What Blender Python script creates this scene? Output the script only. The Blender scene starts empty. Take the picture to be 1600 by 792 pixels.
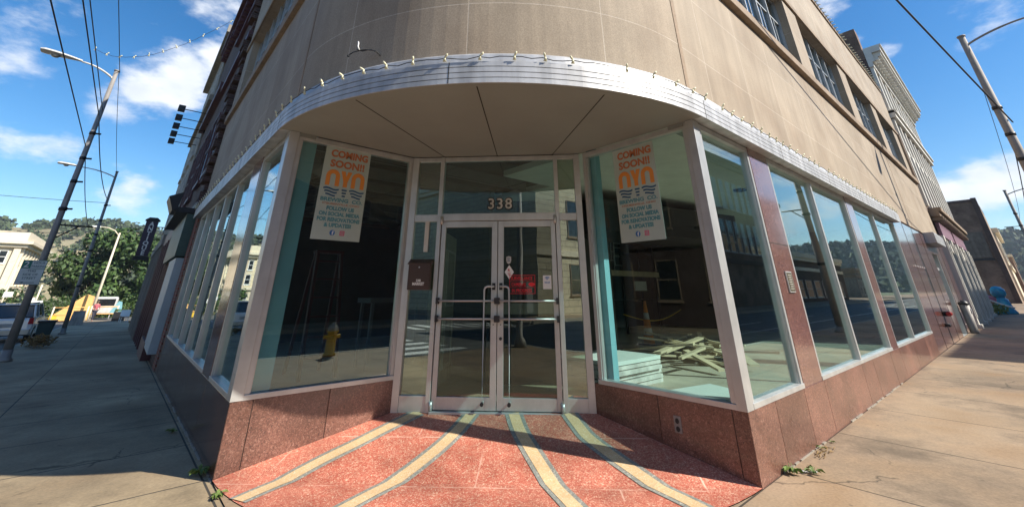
import bpy, bmesh, math, random
from mathutils import Vector, Matrix
R = math.radians
random.seed(7)
sc = bpy.context.scene
COL = sc.collection

# ---------------------------------------------------------------- camera
CAM = Vector((-1.028, -1.896, 1.47))
cd = bpy.data.cameras.new('camera')
cam = bpy.data.objects.new('camera', cd); COL.objects.link(cam)
cam.location = CAM
cam.rotation_euler = (R(90 + 23.37), 0, -math.atan2(.652, .758))
cd.sensor_width = 36; cd.lens = 36 * 642.9 / 1600
cd.shift_x = .0031; cd.shift_y = -.1364
cd.clip_start = .05; cd.clip_end = 3000
sc.camera = cam

# ---------------------------------------------------------------- sun, sky
SUN = Vector((.491 * .796, -.871 * .796, .605)).normalized()
sd = bpy.data.lights.new('sun', 'SUN'); sd.energy = 5.0; sd.angle = R(.5); sd.color = (1, .93, .82)
so = bpy.data.objects.new('sun', sd); COL.objects.link(so)
so.rotation_euler = SUN.to_track_quat('Z', 'Y').to_euler(); so.location = (0, -10, 30)
sc.view_settings.view_transform = 'Standard'; sc.view_settings.look = 'None'
sc.view_settings.exposure = 0.68; sc.view_settings.gamma = 1

w = bpy.data.worlds.new('World'); sc.world = w; w.use_nodes = True
nt = w.node_tree; nt.nodes.clear()
def N(t, **k):
    n = nt.nodes.new(t)
    for a, b in k.items(): setattr(n, a, b)
    return n
def LK(a, b): nt.links.new(a, b)
sky = N('ShaderNodeTexSky', sky_type='NISHITA', sun_disc=False)
sky.sun_elevation = math.asin(SUN.z); sky.sun_rotation = math.atan2(SUN.x, SUN.y)
sky.air_density = 1.0; sky.dust_density = .3; sky.ozone_density = 2.6
tc = N('ShaderNodeTexCoord')
nrm = N('ShaderNodeVectorMath', operation='NORMALIZE'); LK(tc.outputs['Generated'], nrm.inputs[0])
def math_(op, a, b=None, clamp=False):
    n = N('ShaderNodeMath', operation=op, use_clamp=clamp)
    for i, v in enumerate((a, b)):
        if v is None: continue
        if isinstance(v, (int, float)): n.inputs[i].default_value = v
        else: LK(v, n.inputs[i])
    return n.outputs[0]
# patches of cumulus: where they lie in the sky, how wide, how strong
clouds = [((-.02, .932, .36), .075, 1.25), ((-.054, .939, .335), .06, 1.1), ((.03, .915, .42), .06, 1.05), ((-.094, .951, .295), .055, .95), ((-.22, .905, .36), .075, .85),
          ((-.213, .875, .43), .08, .75), ((-.033, .85, .53), .10, .8), ((-.15, .96, .20), .10, .62), ((-.05, .98, .19), .08, .6),
          ((-.2, .96, .12), .14, .5), ((.987, -.008, .158), .05, 1.25), ((.989, .03, .145), .045, 1.1), ((.984, -.05, .165), .06, 1.2), ((.98,-.12,.16),.08,1.2),
          ((.865, .09, .495), .055, .9), ((.90, .085, .42), .035, .95), ((.916, .035, .40), .03, .85), ((.911, -.10, .42), .07, .9),
          ((.99, 0, .09), .10, .75), ((.96, -.22, .19), .08, 1.2), ((.93, -.33, .13), .10, 1.1), ((.9, -.36, .3), .08, .9),
          ((-.6, .5, .45), .2, 1.0), ((-.8, -.3, .4), .25, 1.0), ((-.4, -.8, .5), .25, 1.0), ((.5, -.75, .4), .2, .9), ((-.35, .9, .25), .12, 1.0)]
tot = None
for d, wdt, st in clouds:
    d = Vector(d).normalized()
    dp = N('ShaderNodeVectorMath', operation='DISTANCE'); LK(nrm.outputs[0], dp.inputs[0]); dp.inputs[1].default_value = d
    g = math_('MULTIPLY', dp.outputs['Value'], 1 / wdt); g = math_('POWER', g, 2.0); g = math_('MULTIPLY', g, -.7)
    g = math_('EXPONENT', g); g = math_('MULTIPLY', g, st)
    tot = g if tot is None else math_('MAXIMUM', tot, g)
mp = N('ShaderNodeMapping'); LK(nrm.outputs[0], mp.inputs[0]); mp.inputs['Scale'].default_value = (1, 1, 1.9)
n1 = N('ShaderNodeTexNoise'); LK(mp.outputs[0], n1.inputs['Vector']); n1.inputs['Scale'].default_value = 7.5; n1.inputs['Detail'].default_value = 9; n1.inputs['Roughness'].default_value = .58
dens = math_('ADD', math_('MULTIPLY', n1.outputs['Fac'], 1.9), -1.12)
dens = math_('ADD', dens, math_('MULTIPLY', tot, .78))
ra = N('ShaderNodeMapRange', interpolation_type='SMOOTHSTEP'); LK(dens, ra.inputs[0]); ra.inputs[1].default_value = .26; ra.inputs[2].default_value = .76
n2 = N('ShaderNodeTexNoise'); LK(mp.outputs[0], n2.inputs['Vector']); n2.inputs['Scale'].default_value = 13; n2.inputs['Detail'].default_value = 6
cr = N('ShaderNodeMix', data_type='RGBA'); LK(n2.outputs['Fac'], cr.inputs[0]); cr.inputs[6].default_value = (3.9, 4.4, 5.3, 1); cr.inputs[7].default_value = (7.9, 7.9, 7.8, 1)
hs = N('ShaderNodeHueSaturation'); LK(sky.outputs[0], hs.inputs['Color']); hs.inputs['Saturation'].default_value = 1.36; hs.inputs['Value'].default_value = .92
mx = N('ShaderNodeMix', data_type='RGBA'); LK(math_('MULTIPLY', ra.outputs[0], .93), mx.inputs[0]); LK(hs.outputs[0], mx.inputs[6]); LK(cr.outputs[2], mx.inputs[7])
bg = N('ShaderNodeBackground'); LK(mx.outputs[2], bg.inputs[0]); bg.inputs[1].default_value = .112
ow = N('ShaderNodeOutputWorld'); LK(bg.outputs[0], ow.inputs[0])

# ---------------------------------------------------------------- materials
def newmat(name):
    m = bpy.data.materials.new(name); m.use_nodes = True
    t = m.node_tree; b = t.nodes['Principled BSDF']
    return m, t, b
def nd(t, typ, **k):
    n = t.nodes.new(typ)
    for a, v in k.items(): setattr(n, a, v)
    return n
def mat(name, col, rough=.6, metal=0, var=.15, scale=3, bump=0, bscale=40, fine=.0, fscale=60, spec=None, coat=0, tint=None, streak=0, coord='Object'):
    """base colour with large soft variation, fine grain, optional vertical streaks and bump"""
    m, t, b = newmat(name)
    c = nd(t, 'ShaderNodeTexCoord'); V = c.outputs[coord]
    n = nd(t, 'ShaderNodeTexNoise'); t.links.new(V, n.inputs['Vector']); n.inputs['Scale'].default_value = scale; n.inputs['Detail'].default_value = 6; n.inputs['Roughness'].default_value = .6
    mr = nd(t, 'ShaderNodeMapRange'); t.links.new(n.outputs['Fac'], mr.inputs[0]); mr.inputs[1].default_value = .3; mr.inputs[2].default_value = .7; mr.inputs[3].default_value = 1 - var; mr.inputs[4].default_value = 1 + var
    val = mr.outputs[0]
    if fine:
        f = nd(t, 'ShaderNodeTexNoise'); t.links.new(V, f.inputs['Vector']); f.inputs['Scale'].default_value = fscale; f.inputs['Detail'].default_value = 3
        fr = nd(t, 'ShaderNodeMapRange'); t.links.new(f.outputs['Fac'], fr.inputs[0]); fr.inputs[1].default_value = .3; fr.inputs[2].default_value = .7; fr.inputs[3].default_value = 1 - fine; fr.inputs[4].default_value = 1 + fine
        mu = nd(t, 'ShaderNodeMath', operation='MULTIPLY'); t.links.new(val, mu.inputs[0]); t.links.new(fr.outputs[0], mu.inputs[1]); val = mu.outputs[0]
    if streak:
        mp = nd(t, 'ShaderNodeMapping'); t.links.new(V, mp.inputs[0]); mp.inputs['Scale'].default_value = (4, 4, .35)
        s = nd(t, 'ShaderNodeTexNoise'); t.links.new(mp.outputs[0], s.inputs['Vector']); s.inputs['Scale'].default_value = 1.6; s.inputs['Detail'].default_value = 5
        sr = nd(t, 'ShaderNodeMapRange'); t.links.new(s.outputs['Fac'], sr.inputs[0]); sr.inputs[1].default_value = .35; sr.inputs[2].default_value = .65; sr.inputs[3].default_value = 1 - streak; sr.inputs[4].default_value = 1 + streak * .5
        mu = nd(t, 'ShaderNodeMath', operation='MULTIPLY'); t.links.new(val, mu.inputs[0]); t.links.new(sr.outputs[0], mu.inputs[1]); val = mu.outputs[0]
    vm = nd(t, 'ShaderNodeVectorMath', operation='SCALE')
    if tint:
        n3 = nd(t, 'ShaderNodeTexNoise'); t.links.new(V, n3.inputs['Vector']); n3.inputs['Scale'].default_value = scale * .7 + 1.3; n3.inputs['Detail'].default_value = 4
        r3 = nd(t, 'ShaderNodeMapRange'); t.links.new(n3.outputs['Fac'], r3.inputs[0]); r3.inputs[1].default_value = .42; r3.inputs[2].default_value = .68
        m3 = nd(t, 'ShaderNodeMix', data_type='RGBA'); t.links.new(r3.outputs[0], m3.inputs[0]); m3.inputs[6].default_value = (*col, 1); m3.inputs[7].default_value = (*tint, 1)
        t.links.new(m3.outputs[2], vm.inputs[0])
    else:
        vm.inputs[0].default_value = col
    t.links.new(val, vm.inputs['Scale']); t.links.new(vm.outputs[0], b.inputs['Base Color'])
    b.inputs['Roughness'].default_value = rough; b.inputs['Metallic'].default_value = metal
    if spec is not None: b.inputs['Specular IOR Level'].default_value = spec
    if coat: b.inputs['Coat Weight'].default_value = coat; b.inputs['Coat Roughness'].default_value = .05
    if bump:
        bn = nd(t, 'ShaderNodeTexNoise'); t.links.new(V, bn.inputs['Vector']); bn.inputs['Scale'].default_value = bscale; bn.inputs['Detail'].default_value = 5
        bu = nd(t, 'ShaderNodeBump'); bu.inputs['Strength'].default_value = bump; bu.inputs['Distance'].default_value = .01
        t.links.new(bn.outputs['Fac'], bu.inputs['Height']); t.links.new(bu.outputs[0], b.inputs['Normal'])
    return m
def brickmat(name, c1, c2, mortar, bw, rh, ms, rough=.85, offset=.5, var=.25, scale=1.2, bumpd=.006, rot=0, loc=(0, 0, 0), coord='UV', fine=.1, fscale=50, tint=None, smooth=.1, crack=0, streak=0):
    m, t, b = newmat(name)
    c = nd(t, 'ShaderNodeTexCoord')
    mp = nd(t, 'ShaderNodeMapping'); t.links.new(c.outputs[coord], mp.inputs[0]); mp.inputs['Rotation'].default_value = (0, 0, rot); mp.inputs['Location'].default_value = loc
    br = nd(t, 'ShaderNodeTexBrick'); br.offset = offset; t.links.new(mp.outputs[0], br.inputs['Vector'])
    for k, v in (('Color1', c1), ('Color2', c2), ('Mortar', mortar)): br.inputs[k].default_value = (*v, 1)
    for k, v in (('Scale', 1), ('Mortar Size', ms), ('Brick Width', bw), ('Row Height', rh), ('Mortar Smooth', smooth), ('Bias', 0)): br.inputs[k].default_value = v
    OV = c.outputs['Object']
    n = nd(t, 'ShaderNodeTexNoise'); t.links.new(OV, n.inputs['Vector']); n.inputs['Scale'].default_value = scale; n.inputs['Detail'].default_value = 8; n.inputs['Roughness'].default_value = .65
    mr = nd(t, 'ShaderNodeMapRange'); t.links.new(n.outputs['Fac'], mr.inputs[0]); mr.inputs[1].default_value = .3; mr.inputs[2].default_value = .7; mr.inputs[3].default_value = 1 - var; mr.inputs[4].default_value = 1 + var
    f = nd(t, 'ShaderNodeTexNoise'); t.links.new(OV, f.inputs['Vector']); f.inputs['Scale'].default_value = fscale; f.inputs['Detail'].default_value = 3
    fr = nd(t, 'ShaderNodeMapRange'); t.links.new(f.outputs['Fac'], fr.inputs[0]); fr.inputs[1].default_value = .3; fr.inputs[2].default_value = .7; fr.inputs[3].default_value = 1 - fine; fr.inputs[4].default_value = 1 + fine
    mu = nd(t, 'ShaderNodeMath', operation='MULTIPLY'); t.links.new(mr.outputs[0], mu.inputs[0]); t.links.new(fr.outputs[0], mu.inputs[1])
    src = br.outputs['Color']
    if tint:
        n3 = nd(t, 'ShaderNodeTexNoise'); t.links.new(OV, n3.inputs['Vector']); n3.inputs['Scale'].default_value = .9; n3.inputs['Detail'].default_value = 7
        r3 = nd(t, 'ShaderNodeMapRange'); t.links.new(n3.outputs['Fac'], r3.inputs[0]); r3.inputs[1].default_value = .45; r3.inputs[2].default_value = .68
        m3 = nd(t, 'ShaderNodeMix', data_type='RGBA', blend_type='MULTIPLY'); t.links.new(r3.outputs[0], m3.inputs[0]); t.links.new(src, m3.inputs[6]); m3.inputs[7].default_value = (*tint, 1)
        src = m3.outputs[2]
    def mul(a, bb):
        q = nd(t, 'ShaderNodeMath', operation='MULTIPLY'); t.links.new(a, q.inputs[0]); t.links.new(bb, q.inputs[1]); return q.outputs[0]
    val = mu.outputs[0]
    if streak:
        sm_ = nd(t, 'ShaderNodeMapping'); t.links.new(OV, sm_.inputs[0]); sm_.inputs['Scale'].default_value = (2.6, 2.6, .22)
        s1 = nd(t, 'ShaderNodeTexNoise'); t.links.new(sm_.outputs[0], s1.inputs['Vector']); s1.inputs['Scale'].default_value = 1.8; s1.inputs['Detail'].default_value = 6; s1.inputs['Roughness'].default_value = .7
        s2 = nd(t, 'ShaderNodeMapRange'); t.links.new(s1.outputs['Fac'], s2.inputs[0]); s2.inputs[1].default_value = .38; s2.inputs[2].default_value = .62; s2.inputs[3].default_value = 1 - streak; s2.inputs[4].default_value = 1 + streak * .4
        val = mul(val, s2.outputs[0])
    if crack:
        wn = nd(t, 'ShaderNodeTexNoise'); t.links.new(OV, wn.inputs['Vector']); wn.inputs['Scale'].default_value = 2.5; wn.inputs['Detail'].default_value = 5
        wa = nd(t, 'ShaderNodeVectorMath', operation='MULTIPLY_ADD'); t.links.new(wn.outputs['Color'], wa.inputs[0]); wa.inputs[1].default_value = (.55, .55, 0); t.links.new(OV, wa.inputs[2])
        vo = nd(t, 'ShaderNodeTexVoronoi', feature='DISTANCE_TO_EDGE'); t.links.new(wa.outputs[0], vo.inputs['Vector']); vo.inputs['Scale'].default_value = .33
        c1_ = nd(t, 'ShaderNodeMapRange'); t.links.new(vo.outputs['Distance'], c1_.inputs[0]); c1_.inputs[1].default_value = .0; c1_.inputs[2].default_value = .0035; c1_.inputs[3].default_value = .35; c1_.inputs[4].default_value = 1
        cn = nd(t, 'ShaderNodeTexNoise'); t.links.new(OV, cn.inputs['Vector']); cn.inputs['Scale'].default_value = .8
        c2_ = nd(t, 'ShaderNodeMapRange'); t.links.new(cn.outputs['Fac'], c2_.inputs[0]); c2_.inputs[1].default_value = .5; c2_.inputs[2].default_value = .54
        cm = nd(t, 'ShaderNodeMix'); t.links.new(c2_.outputs[0], cm.inputs[0]); cm.inputs[2].default_value = 1; t.links.new(c1_.outputs[0], cm.inputs[3]); val = mul(val, cm.outputs[0])
        gv = nd(t, 'ShaderNodeTexVoronoi'); t.links.new(OV, gv.inputs['Vector']); gv.inputs['Scale'].default_value = 3.1
        gg = nd(t, 'ShaderNodeMapRange'); t.links.new(gv.outputs['Distance'], gg.inputs[0]); gg.inputs[1].default_value = .045; gg.inputs[2].default_value = .065; gg.inputs[3].default_value = .62; gg.inputs[4].default_value = 1; val = mul(val, gg.outputs[0])
        bs = nd(t, 'ShaderNodeTexNoise'); t.links.new(OV, bs.inputs['Vector']); bs.inputs['Scale'].default_value = .45; bs.inputs['Detail'].default_value = 8; bs.inputs['Roughness'].default_value = .7
        b2 = nd(t, 'ShaderNodeMapRange'); t.links.new(bs.outputs['Fac'], b2.inputs[0]); b2.inputs[1].default_value = .38; b2.inputs[2].default_value = .58; b2.inputs[3].default_value = 1 - crack; b2.inputs[4].default_value = 1.08; val = mul(val, b2.outputs[0])
    vm = nd(t, 'ShaderNodeVectorMath', operation='SCALE'); t.links.new(src, vm.inputs[0]); t.links.new(val, vm.inputs['Scale'])
    t.links.new(vm.outputs[0], b.inputs['Base Color']); b.inputs['Roughness'].default_value = rough
    if bumpd:
        bu = nd(t, 'ShaderNodeBump'); bu.invert = True; bu.inputs['Strength'].default_value = .6; bu.inputs['Distance'].default_value = bumpd
        ad = nd(t, 'ShaderNodeMath', operation='ADD'); t.links.new(br.outputs['Fac'], ad.inputs[0])
        fm = nd(t, 'ShaderNodeMath', operation='MULTIPLY'); t.links.new(f.outputs['Fac'], fm.inputs[0]); fm.inputs[1].default_value = .35
        t.links.new(fm.outputs[0], ad.inputs[1]); t.links.new(ad.outputs[0], bu.inputs['Height']); t.links.new(bu.outputs[0], b.inputs['Normal'])
    return m, t, b
def speckle(name, cols, scale, rough, base_var=.15, coat=0, joints=None, bump=.1):
    """polished stone: voronoi chips coloured by a ramp, with larger noise on top"""
    m, t, b = newmat(name)
    c = nd(t, 'ShaderNodeTexCoord'); V = c.outputs['Object']
    wn = nd(t, 'ShaderNodeTexNoise'); t.links.new(V, wn.inputs['Vector']); wn.inputs['Scale'].default_value = scale * .5
    wa = nd(t, 'ShaderNodeVectorMath', operation='MULTIPLY_ADD'); t.links.new(wn.outputs['Color'], wa.inputs[0]); wa.inputs[1].default_value = (.04,) * 3; t.links.new(V, wa.inputs[2])
    vo = nd(t, 'ShaderNodeTexVoronoi'); t.links.new(wa.outputs[0], vo.inputs['Vector']); vo.inputs['Scale'].default_value = scale
    sx = nd(t, 'ShaderNodeSeparateColor'); t.links.new(vo.outputs['Color'], sx.inputs[0])
    cr = nd(t, 'ShaderNodeValToRGB'); cr.color_ramp.interpolation = 'CONSTANT'; t.links.new(sx.outputs[0], cr.inputs[0])
    e = cr.color_ramp.elements
    while len(e) < len(cols): e.new(.5)
    for i, (p, co) in enumerate(cols): e[i].position = p; e[i].color = (*co, 1)
    n = nd(t, 'ShaderNodeTexNoise'); t.links.new(V, n.inputs['Vector']); n.inputs['Scale'].default_value = 1.7; n.inputs['Detail'].default_value = 7; n.inputs['Roughness'].default_value = .65
    mr = nd(t, 'ShaderNodeMapRange'); t.links.new(n.outputs['Fac'], mr.inputs[0]); mr.inputs[1].default_value = .3; mr.inputs[2].default_value = .7; mr.inputs[3].default_value = 1 - base_var; mr.inputs[4].default_value = 1 + base_var
    src = cr.outputs[0]
    if joints:
        bw, rh, ms, rot, mc = joints
        mp = nd(t, 'ShaderNodeMapping'); t.links.new(V, mp.inputs[0]); mp.inputs['Rotation'].default_value = (0, 0, rot)
        br = nd(t, 'ShaderNodeTexBrick'); br.offset = .37; t.links.new(mp.outputs[0], br.inputs['Vector'])
        for k, v in (('Scale', 1), ('Mortar Size', ms), ('Brick Width', bw), ('Row Height', rh), ('Mortar Smooth', .6)): br.inputs[k].default_value = v
        jn = nd(t, 'ShaderNodeTexNoise'); t.links.new(V, jn.inputs['Vector']); jn.inputs['Scale'].default_value = 2.2
        jr = nd(t, 'ShaderNodeMapRange'); t.links.new(jn.outputs['Fac'], jr.inputs[0]); jr.inputs[1].default_value = .45; jr.inputs[2].default_value = .6
        jm = nd(t, 'ShaderNodeMath', operation='MULTIPLY'); t.links.new(br.outputs['Fac'], jm.inputs[0]); t.links.new(jr.outputs[0], jm.inputs[1])
        mj = nd(t, 'ShaderNodeMix', data_type='RGBA'); t.links.new(jm.outputs[0], mj.inputs[0]); t.links.new(src, mj.inputs[6]); mj.inputs[7].default_value = (*mc, 1)
        src = mj.outputs[2]
    oi = nd(t, 'ShaderNodeObjectInfo'); orr = nd(t, 'ShaderNodeMapRange'); t.links.new(oi.outputs['Random'], orr.inputs[0]); orr.inputs[3].default_value = .84; orr.inputs[4].default_value = 1.16
    om = nd(t, 'ShaderNodeMath', operation='MULTIPLY'); t.links.new(mr.outputs[0], om.inputs[0]); t.links.new(orr.outputs[0], om.inputs[1])
    vm = nd(t, 'ShaderNodeVectorMath', operation='SCALE'); t.links.new(src, vm.inputs[0]); t.links.new(om.outputs[0], vm.inputs['Scale'])
    t.links.new(vm.outputs[0], b.inputs['Base Color']); b.inputs['Roughness'].default_value = rough
    rn = nd(t, 'ShaderNodeMapRange'); t.links.new(n.outputs['Fac'], rn.inputs[0]); rn.inputs[3].default_value = rough * .6; rn.inputs[4].default_value = rough * 1.5; t.links.new(rn.outputs[0], b.inputs['Roughness'])
    if coat: b.inputs['Coat Weight'].default_value = coat; b.inputs['Coat Roughness'].default_value = .08
    if bump:
        bu = nd(t, 'ShaderNodeBump'); bu.inputs['Strength'].default_value = bump; bu.inputs['Distance'].default_value = .004; t.links.new(sx.outputs[1], bu.inputs['Height']); t.links.new(bu.outputs[0], b.inputs['Normal'])
    return m
def glass(name, tint=(.72, .86, .82), ior=1.6, wobble=.0, rough=0.0):
    m = bpy.data.materials.new(name); m.use_nodes = True; t = m.node_tree; t.nodes.clear()
    o = nd(t, 'ShaderNodeOutputMaterial'); mixn = nd(t, 'ShaderNodeMixShader'); tr = nd(t, 'ShaderNodeBsdfTransparent'); gl = nd(t, 'ShaderNodeBsdfAnisotropic') if False else nd(t, 'ShaderNodeBsdfGlossy')
    tr.inputs[0].default_value = (*tint, 1); gl.inputs['Roughness'].default_value = rough; gl.inputs[0].default_value = (.93, 1, .99, 1)
    F0 = ((ior - 1) / (ior + 1)) ** 2     # Schlick reflectance, the same from either face of the pane
    ge = nd(t, 'ShaderNodeNewGeometry'); dt = nd(t, 'ShaderNodeVectorMath', operation='DOT_PRODUCT'); t.links.new(ge.outputs['Normal'], dt.inputs[0]); t.links.new(ge.outputs['Incoming'], dt.inputs[1])
    ab = nd(t, 'ShaderNodeMath', operation='ABSOLUTE'); t.links.new(dt.outputs['Value'], ab.inputs[0])
    om = nd(t, 'ShaderNodeMath', operation='SUBTRACT', use_clamp=True); om.inputs[0].default_value = 1; t.links.new(ab.outputs[0], om.inputs[1])
    pw = nd(t, 'ShaderNodeMath', operation='POWER'); t.links.new(om.outputs[0], pw.inputs[0]); pw.inputs[1].default_value = 5
    fr = nd(t, 'ShaderNodeMath', operation='MULTIPLY_ADD'); t.links.new(pw.outputs[0], fr.inputs[0]); fr.inputs[1].default_value = 1 - F0; fr.inputs[2].default_value = F0
    t.links.new(fr.outputs[0], mixn.inputs[0]); t.links.new(tr.outputs[0], mixn.inputs[1]); t.links.new(gl.outputs[0], mixn.inputs[2]); t.links.new(mixn.outputs[0], o.inputs[0])
    if wobble:
        c = nd(t, 'ShaderNodeTexCoord'); n = nd(t, 'ShaderNodeTexNoise'); t.links.new(c.outputs['Object'], n.inputs['Vector']); n.inputs['Scale'].default_value = 1.6; n.inputs['Detail'].default_value = 1
        bu = nd(t, 'ShaderNodeBump'); bu.inputs['Strength'].default_value = wobble; bu.inputs['Distance'].default_value = .02; t.links.new(n.outputs['Fac'], bu.inputs['Height']); t.links.new(bu.outputs[0], gl.inputs['Normal'])
    return m
M = {}
M['stone'], _, _ = brickmat('limestone_cladding', (.39, .32, .24), (.35, .285, .21), (.53, .46, .37), 1.44, 1.02, .006, rough=.8, offset=0, var=.13, scale=.8, bumpd=.003, loc=(.3, .86, 0), fine=.16, fscale=70, tint=(.84, .80, .77), streak=.12)
M['stone_trim'] = mat('stone_trim', (.30, .22, .15), .8, var=.2, scale=2, fine=.15, bump=.2, streak=.15)
M['granite'] = speckle('red_granite', [(0, (.155, .072, .052)), (.35, (.20, .095, .07)), (.6, (.12, .056, .043)), (.80, (.28, .155, .12)), (.94, (.07, .036, .03))], 120, .3, .38, coat=.3, bump=.05)
M['granite_polished'] = speckle('polished_granite', [(0, (.18, .085, .07)), (.35, (.22, .11, .088)), (.6, (.15, .068, .056)), (.78, (.29, .16, .13)), (.93, (.08, .042, .038))], 110, .14, .15, coat=.8, bump=.0)
M['granite_shaded'] = speckle('shaded_granite', [(0, (.075, .035, .03)), (.35, (.10, .05, .04)), (.6, (.055, .03, .025)), (.78, (.14, .07, .055)), (.93, (.03, .018, .016))], 120, .22, .3, coat=.25, bump=.02)  # red granite with the left street's shade and dark reflections put into its colour
M['terrazzo'] = speckle('pink_terrazzo', [(0, (.45, .125, .08)), (.3, (.50, .165, .11)), (.52, (.38, .09, .06)), (.72, (.56, .265, .18)), (.90, (.70, .46, .33))], 130, .5, .36, joints=(1.9, .76, .010, R(45), (.68, .42, .32)), bump=.12)
M['stripe_yellow'] = speckle('yellow_terrazzo', [(0, (.74, .52, .28)), (.5, (.78, .58, .34)), (.8, (.66, .44, .22)), (.92, (.84, .70, .50))], 130, .55, .16, bump=.1)
M['stripe_grey'] = speckle('grey_terrazzo', [(0, (.27, .27, .24)), (.5, (.32, .33, .29)), (.8, (.22, .23, .21)), (.92, (.5, .48, .40))], 90, .6, .2, bump=.1)
M['alu'] = mat('anodised_aluminium', (.54, .55, .54), .36, .45, var=.1, scale=4, streak=.08)
M['alu_white'] = mat('weathered_aluminium_panel', (.52, .525, .53), .45, .3, var=.14, scale=2.5, streak=.25)
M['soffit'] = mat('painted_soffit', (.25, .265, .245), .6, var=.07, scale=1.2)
M['dark'] = mat('dark_gap', (.02, .018, .015), .8)
M['glass'] = glass('plate_glass', (.80, .93, .93), 2.1, .02)
M['glass_recess_dim'] = glass('entrance_right_glass', (.90, .96, .95), 1.45, .02)
M['glass_recess'] = glass('entrance_side_glass', (.84, .93, .92), 1.9, .02)
M['glass_door'] = glass('door_glass', (.66, .72, .66), 1.7, .08)
M['glass_side'] = glass('sidelight_glass', (.6, .7, .6), 3.0, .05)
M['glass_up'] = glass('upper_window_glass', (.5, .55, .58), 1.9, .0)
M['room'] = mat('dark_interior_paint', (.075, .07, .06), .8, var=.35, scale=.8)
M['dull_metal2'] = mat('galvanised_duct', (.16, .16, .155), .5, .4)
M['ceil'] = mat('ceiling_paint', (.70, .68, .60), .8, var=.08)
M['floor_in'] = mat('bare_concrete_floor', (.42, .38, .30), .6, var=.25, scale=1.5, fine=.1)
M['teal'] = mat('teal_paint', (.20, .42, .47), .5, var=.08)
M['steel_dark'] = mat('dark_steel', (.035, .035, .038), .5, .4)
M['black'] = mat('black_plastic', (.015, .015, .016), .45)
M['white'] = mat('white_paint', (.78, .78, .75), .5, var=.05)
M['white_dirty'] = mat('weathered_white_paint', (.55, .54, .50), .6, var=.2, scale=2, streak=.2)
M['wood_pole'] = mat('galvanised_pole', (.30, .28, .26), .6, .2, var=.2, scale=2, fine=.1)
M['pole_r'] = mat('weathered_concrete_pole', (.31, .27, .23), .7, 0, var=.2, scale=2, fine=.15)
M['lamp'] = mat('lamp_housing', (.62, .60, .55), .4, .2)
M['cable'] = mat('black_cable', (.02, .02, .022), .6)
M['bulb'] = mat('cream_socket_plastic', (.75, .72, .5), .45)
M['curb'] = mat('concrete_kerb', (.30, .27, .22), .85, var=.2, fine=.12)
M['asphalt'] = mat('asphalt', (.11, .108, .10), .85, var=.3, scale=.7, fine=.25, fscale=90, bump=.3)
M['paint_line'] = mat('road_paint', (.62, .62, .58), .7, var=.25, scale=6)
M['walk_r'], _, _ = brickmat('sidewalk_concrete', (.375, .27, .175), (.335, .245, .16), (.08, .062, .042), 1.6, 1.85, .011, rough=.85, offset=0, var=.3, scale=.9, bumpd=.006, coord='Object', loc=(-.7, 0, 0), fine=.13, fscale=45, tint=(.60, .54, .46), smooth=.5, crack=.4)
M['walk_l'], _, _ = brickmat('sidewalk_concrete_side', (.43, .33, .205), (.385, .30, .185), (.06, .055, .045), 1.85, 1.35, .012, rough=.85, offset=0, var=.32, scale=.8, bumpd=.006, coord='Object', loc=(1.9-.0, .62, 0), fine=.13, fscale=45, tint=(.55, .52, .5), smooth=.5, crack=.45)
M['brick_dark'], _, _ = brickmat('dark_brown_brick', (.09, .045, .035), (.06, .032, .027), (.10, .08, .07), .21, .075, .009, var=.35, scale=.7)
M['brick_red'], _, _ = brickmat('red_brick', (.27, .075, .045), (.20, .055, .035), (.22, .17, .14), .21, .075, .010, var=.25)
M['brick_brown'], _, _ = brickmat('brown_brick', (.25, .145, .095), (.19, .105, .072), (.20, .16, .13), .21, .075, .009, var=.35, scale=.5, tint=(.55, .5, .48))
M['lime_block'], _, _ = brickmat('pale_limestone_block', (.62, .54, .38), (.56, .48, .34), (.20, .17, .12), 1.1, .42, .016, var=.12, offset=.5)
M['cream_block'], _, _ = brickmat('cream_stone', (.72, .62, .45), (.68, .58, .42), (.45, .38, .27), 1.2, .5, .012, var=.08)
M['cream'] = mat('cream_stone_trim', (.72, .63, .47), .8, var=.1)
M['grey_stucco'] = mat('grey_stucco', (.26, .235, .20), .85, var=.2, streak=.2, fine=.1)
M['maroon'] = mat('maroon_paint', (.10, .035, .04), .5, var=.2)
M['mauve'] = mat('mauve_panel', (.24, .13, .17), .5, var=.12)
M['green_sign'] = mat('dark_green_paint', (.05, .10, .085), .5, var=.2)
M['pale_blue'] = mat('pale_blue_door', (.42, .50, .52), .5, var=.08)
M['win_dark'] = mat('dark_window_glass', (.02, .025, .03), .06, spec=.8)
M['roof'] = mat('roof_felt', (.08, .08, .08), .9)
M['orange_paint'] = mat('orange_paint', (.85, .28, .04), .5)
M['yellow_paint'] = mat('yellow_paint', (.80, .50, .04), .45, var=.12)
M['red_paint'] = mat('red_paint', (.55, .03, .025), .5)
M['bark'] = mat('bark', (.10, .07, .045), .9, var=.3, scale=6, bump=.4)
M['leaf'] = mat('leaf_green', (.035, .075, .016), .6, var=.5, scale=1.2, tint=(.075, .12, .022))
M['weed'] = mat('weed_green', (.15, .22, .05), .6, var=.3, scale=20)
M['dry'] = mat('dry_plant', (.24, .15, .05), .8, var=.3, scale=10)
M['lumber'] = mat('raw_pine', (.62, .50, .33), .6, var=.15, scale=6)
M['cardboard'] = mat('cardboard', (.30, .20, .11), .8)
M['drywall'] = mat('pale_board', (.60, .66, .62), .7, var=.05)
M['curtain'] = mat('white_blinds', (.70, .72, .72), .7, var=.1)
M['brass'] = mat('bronze_plaque', (.16, .14, .09), .4, .6)
M['mailbox'] = mat('brown_enamel', (.06, .03, .02), .35, var=.15)

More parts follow.
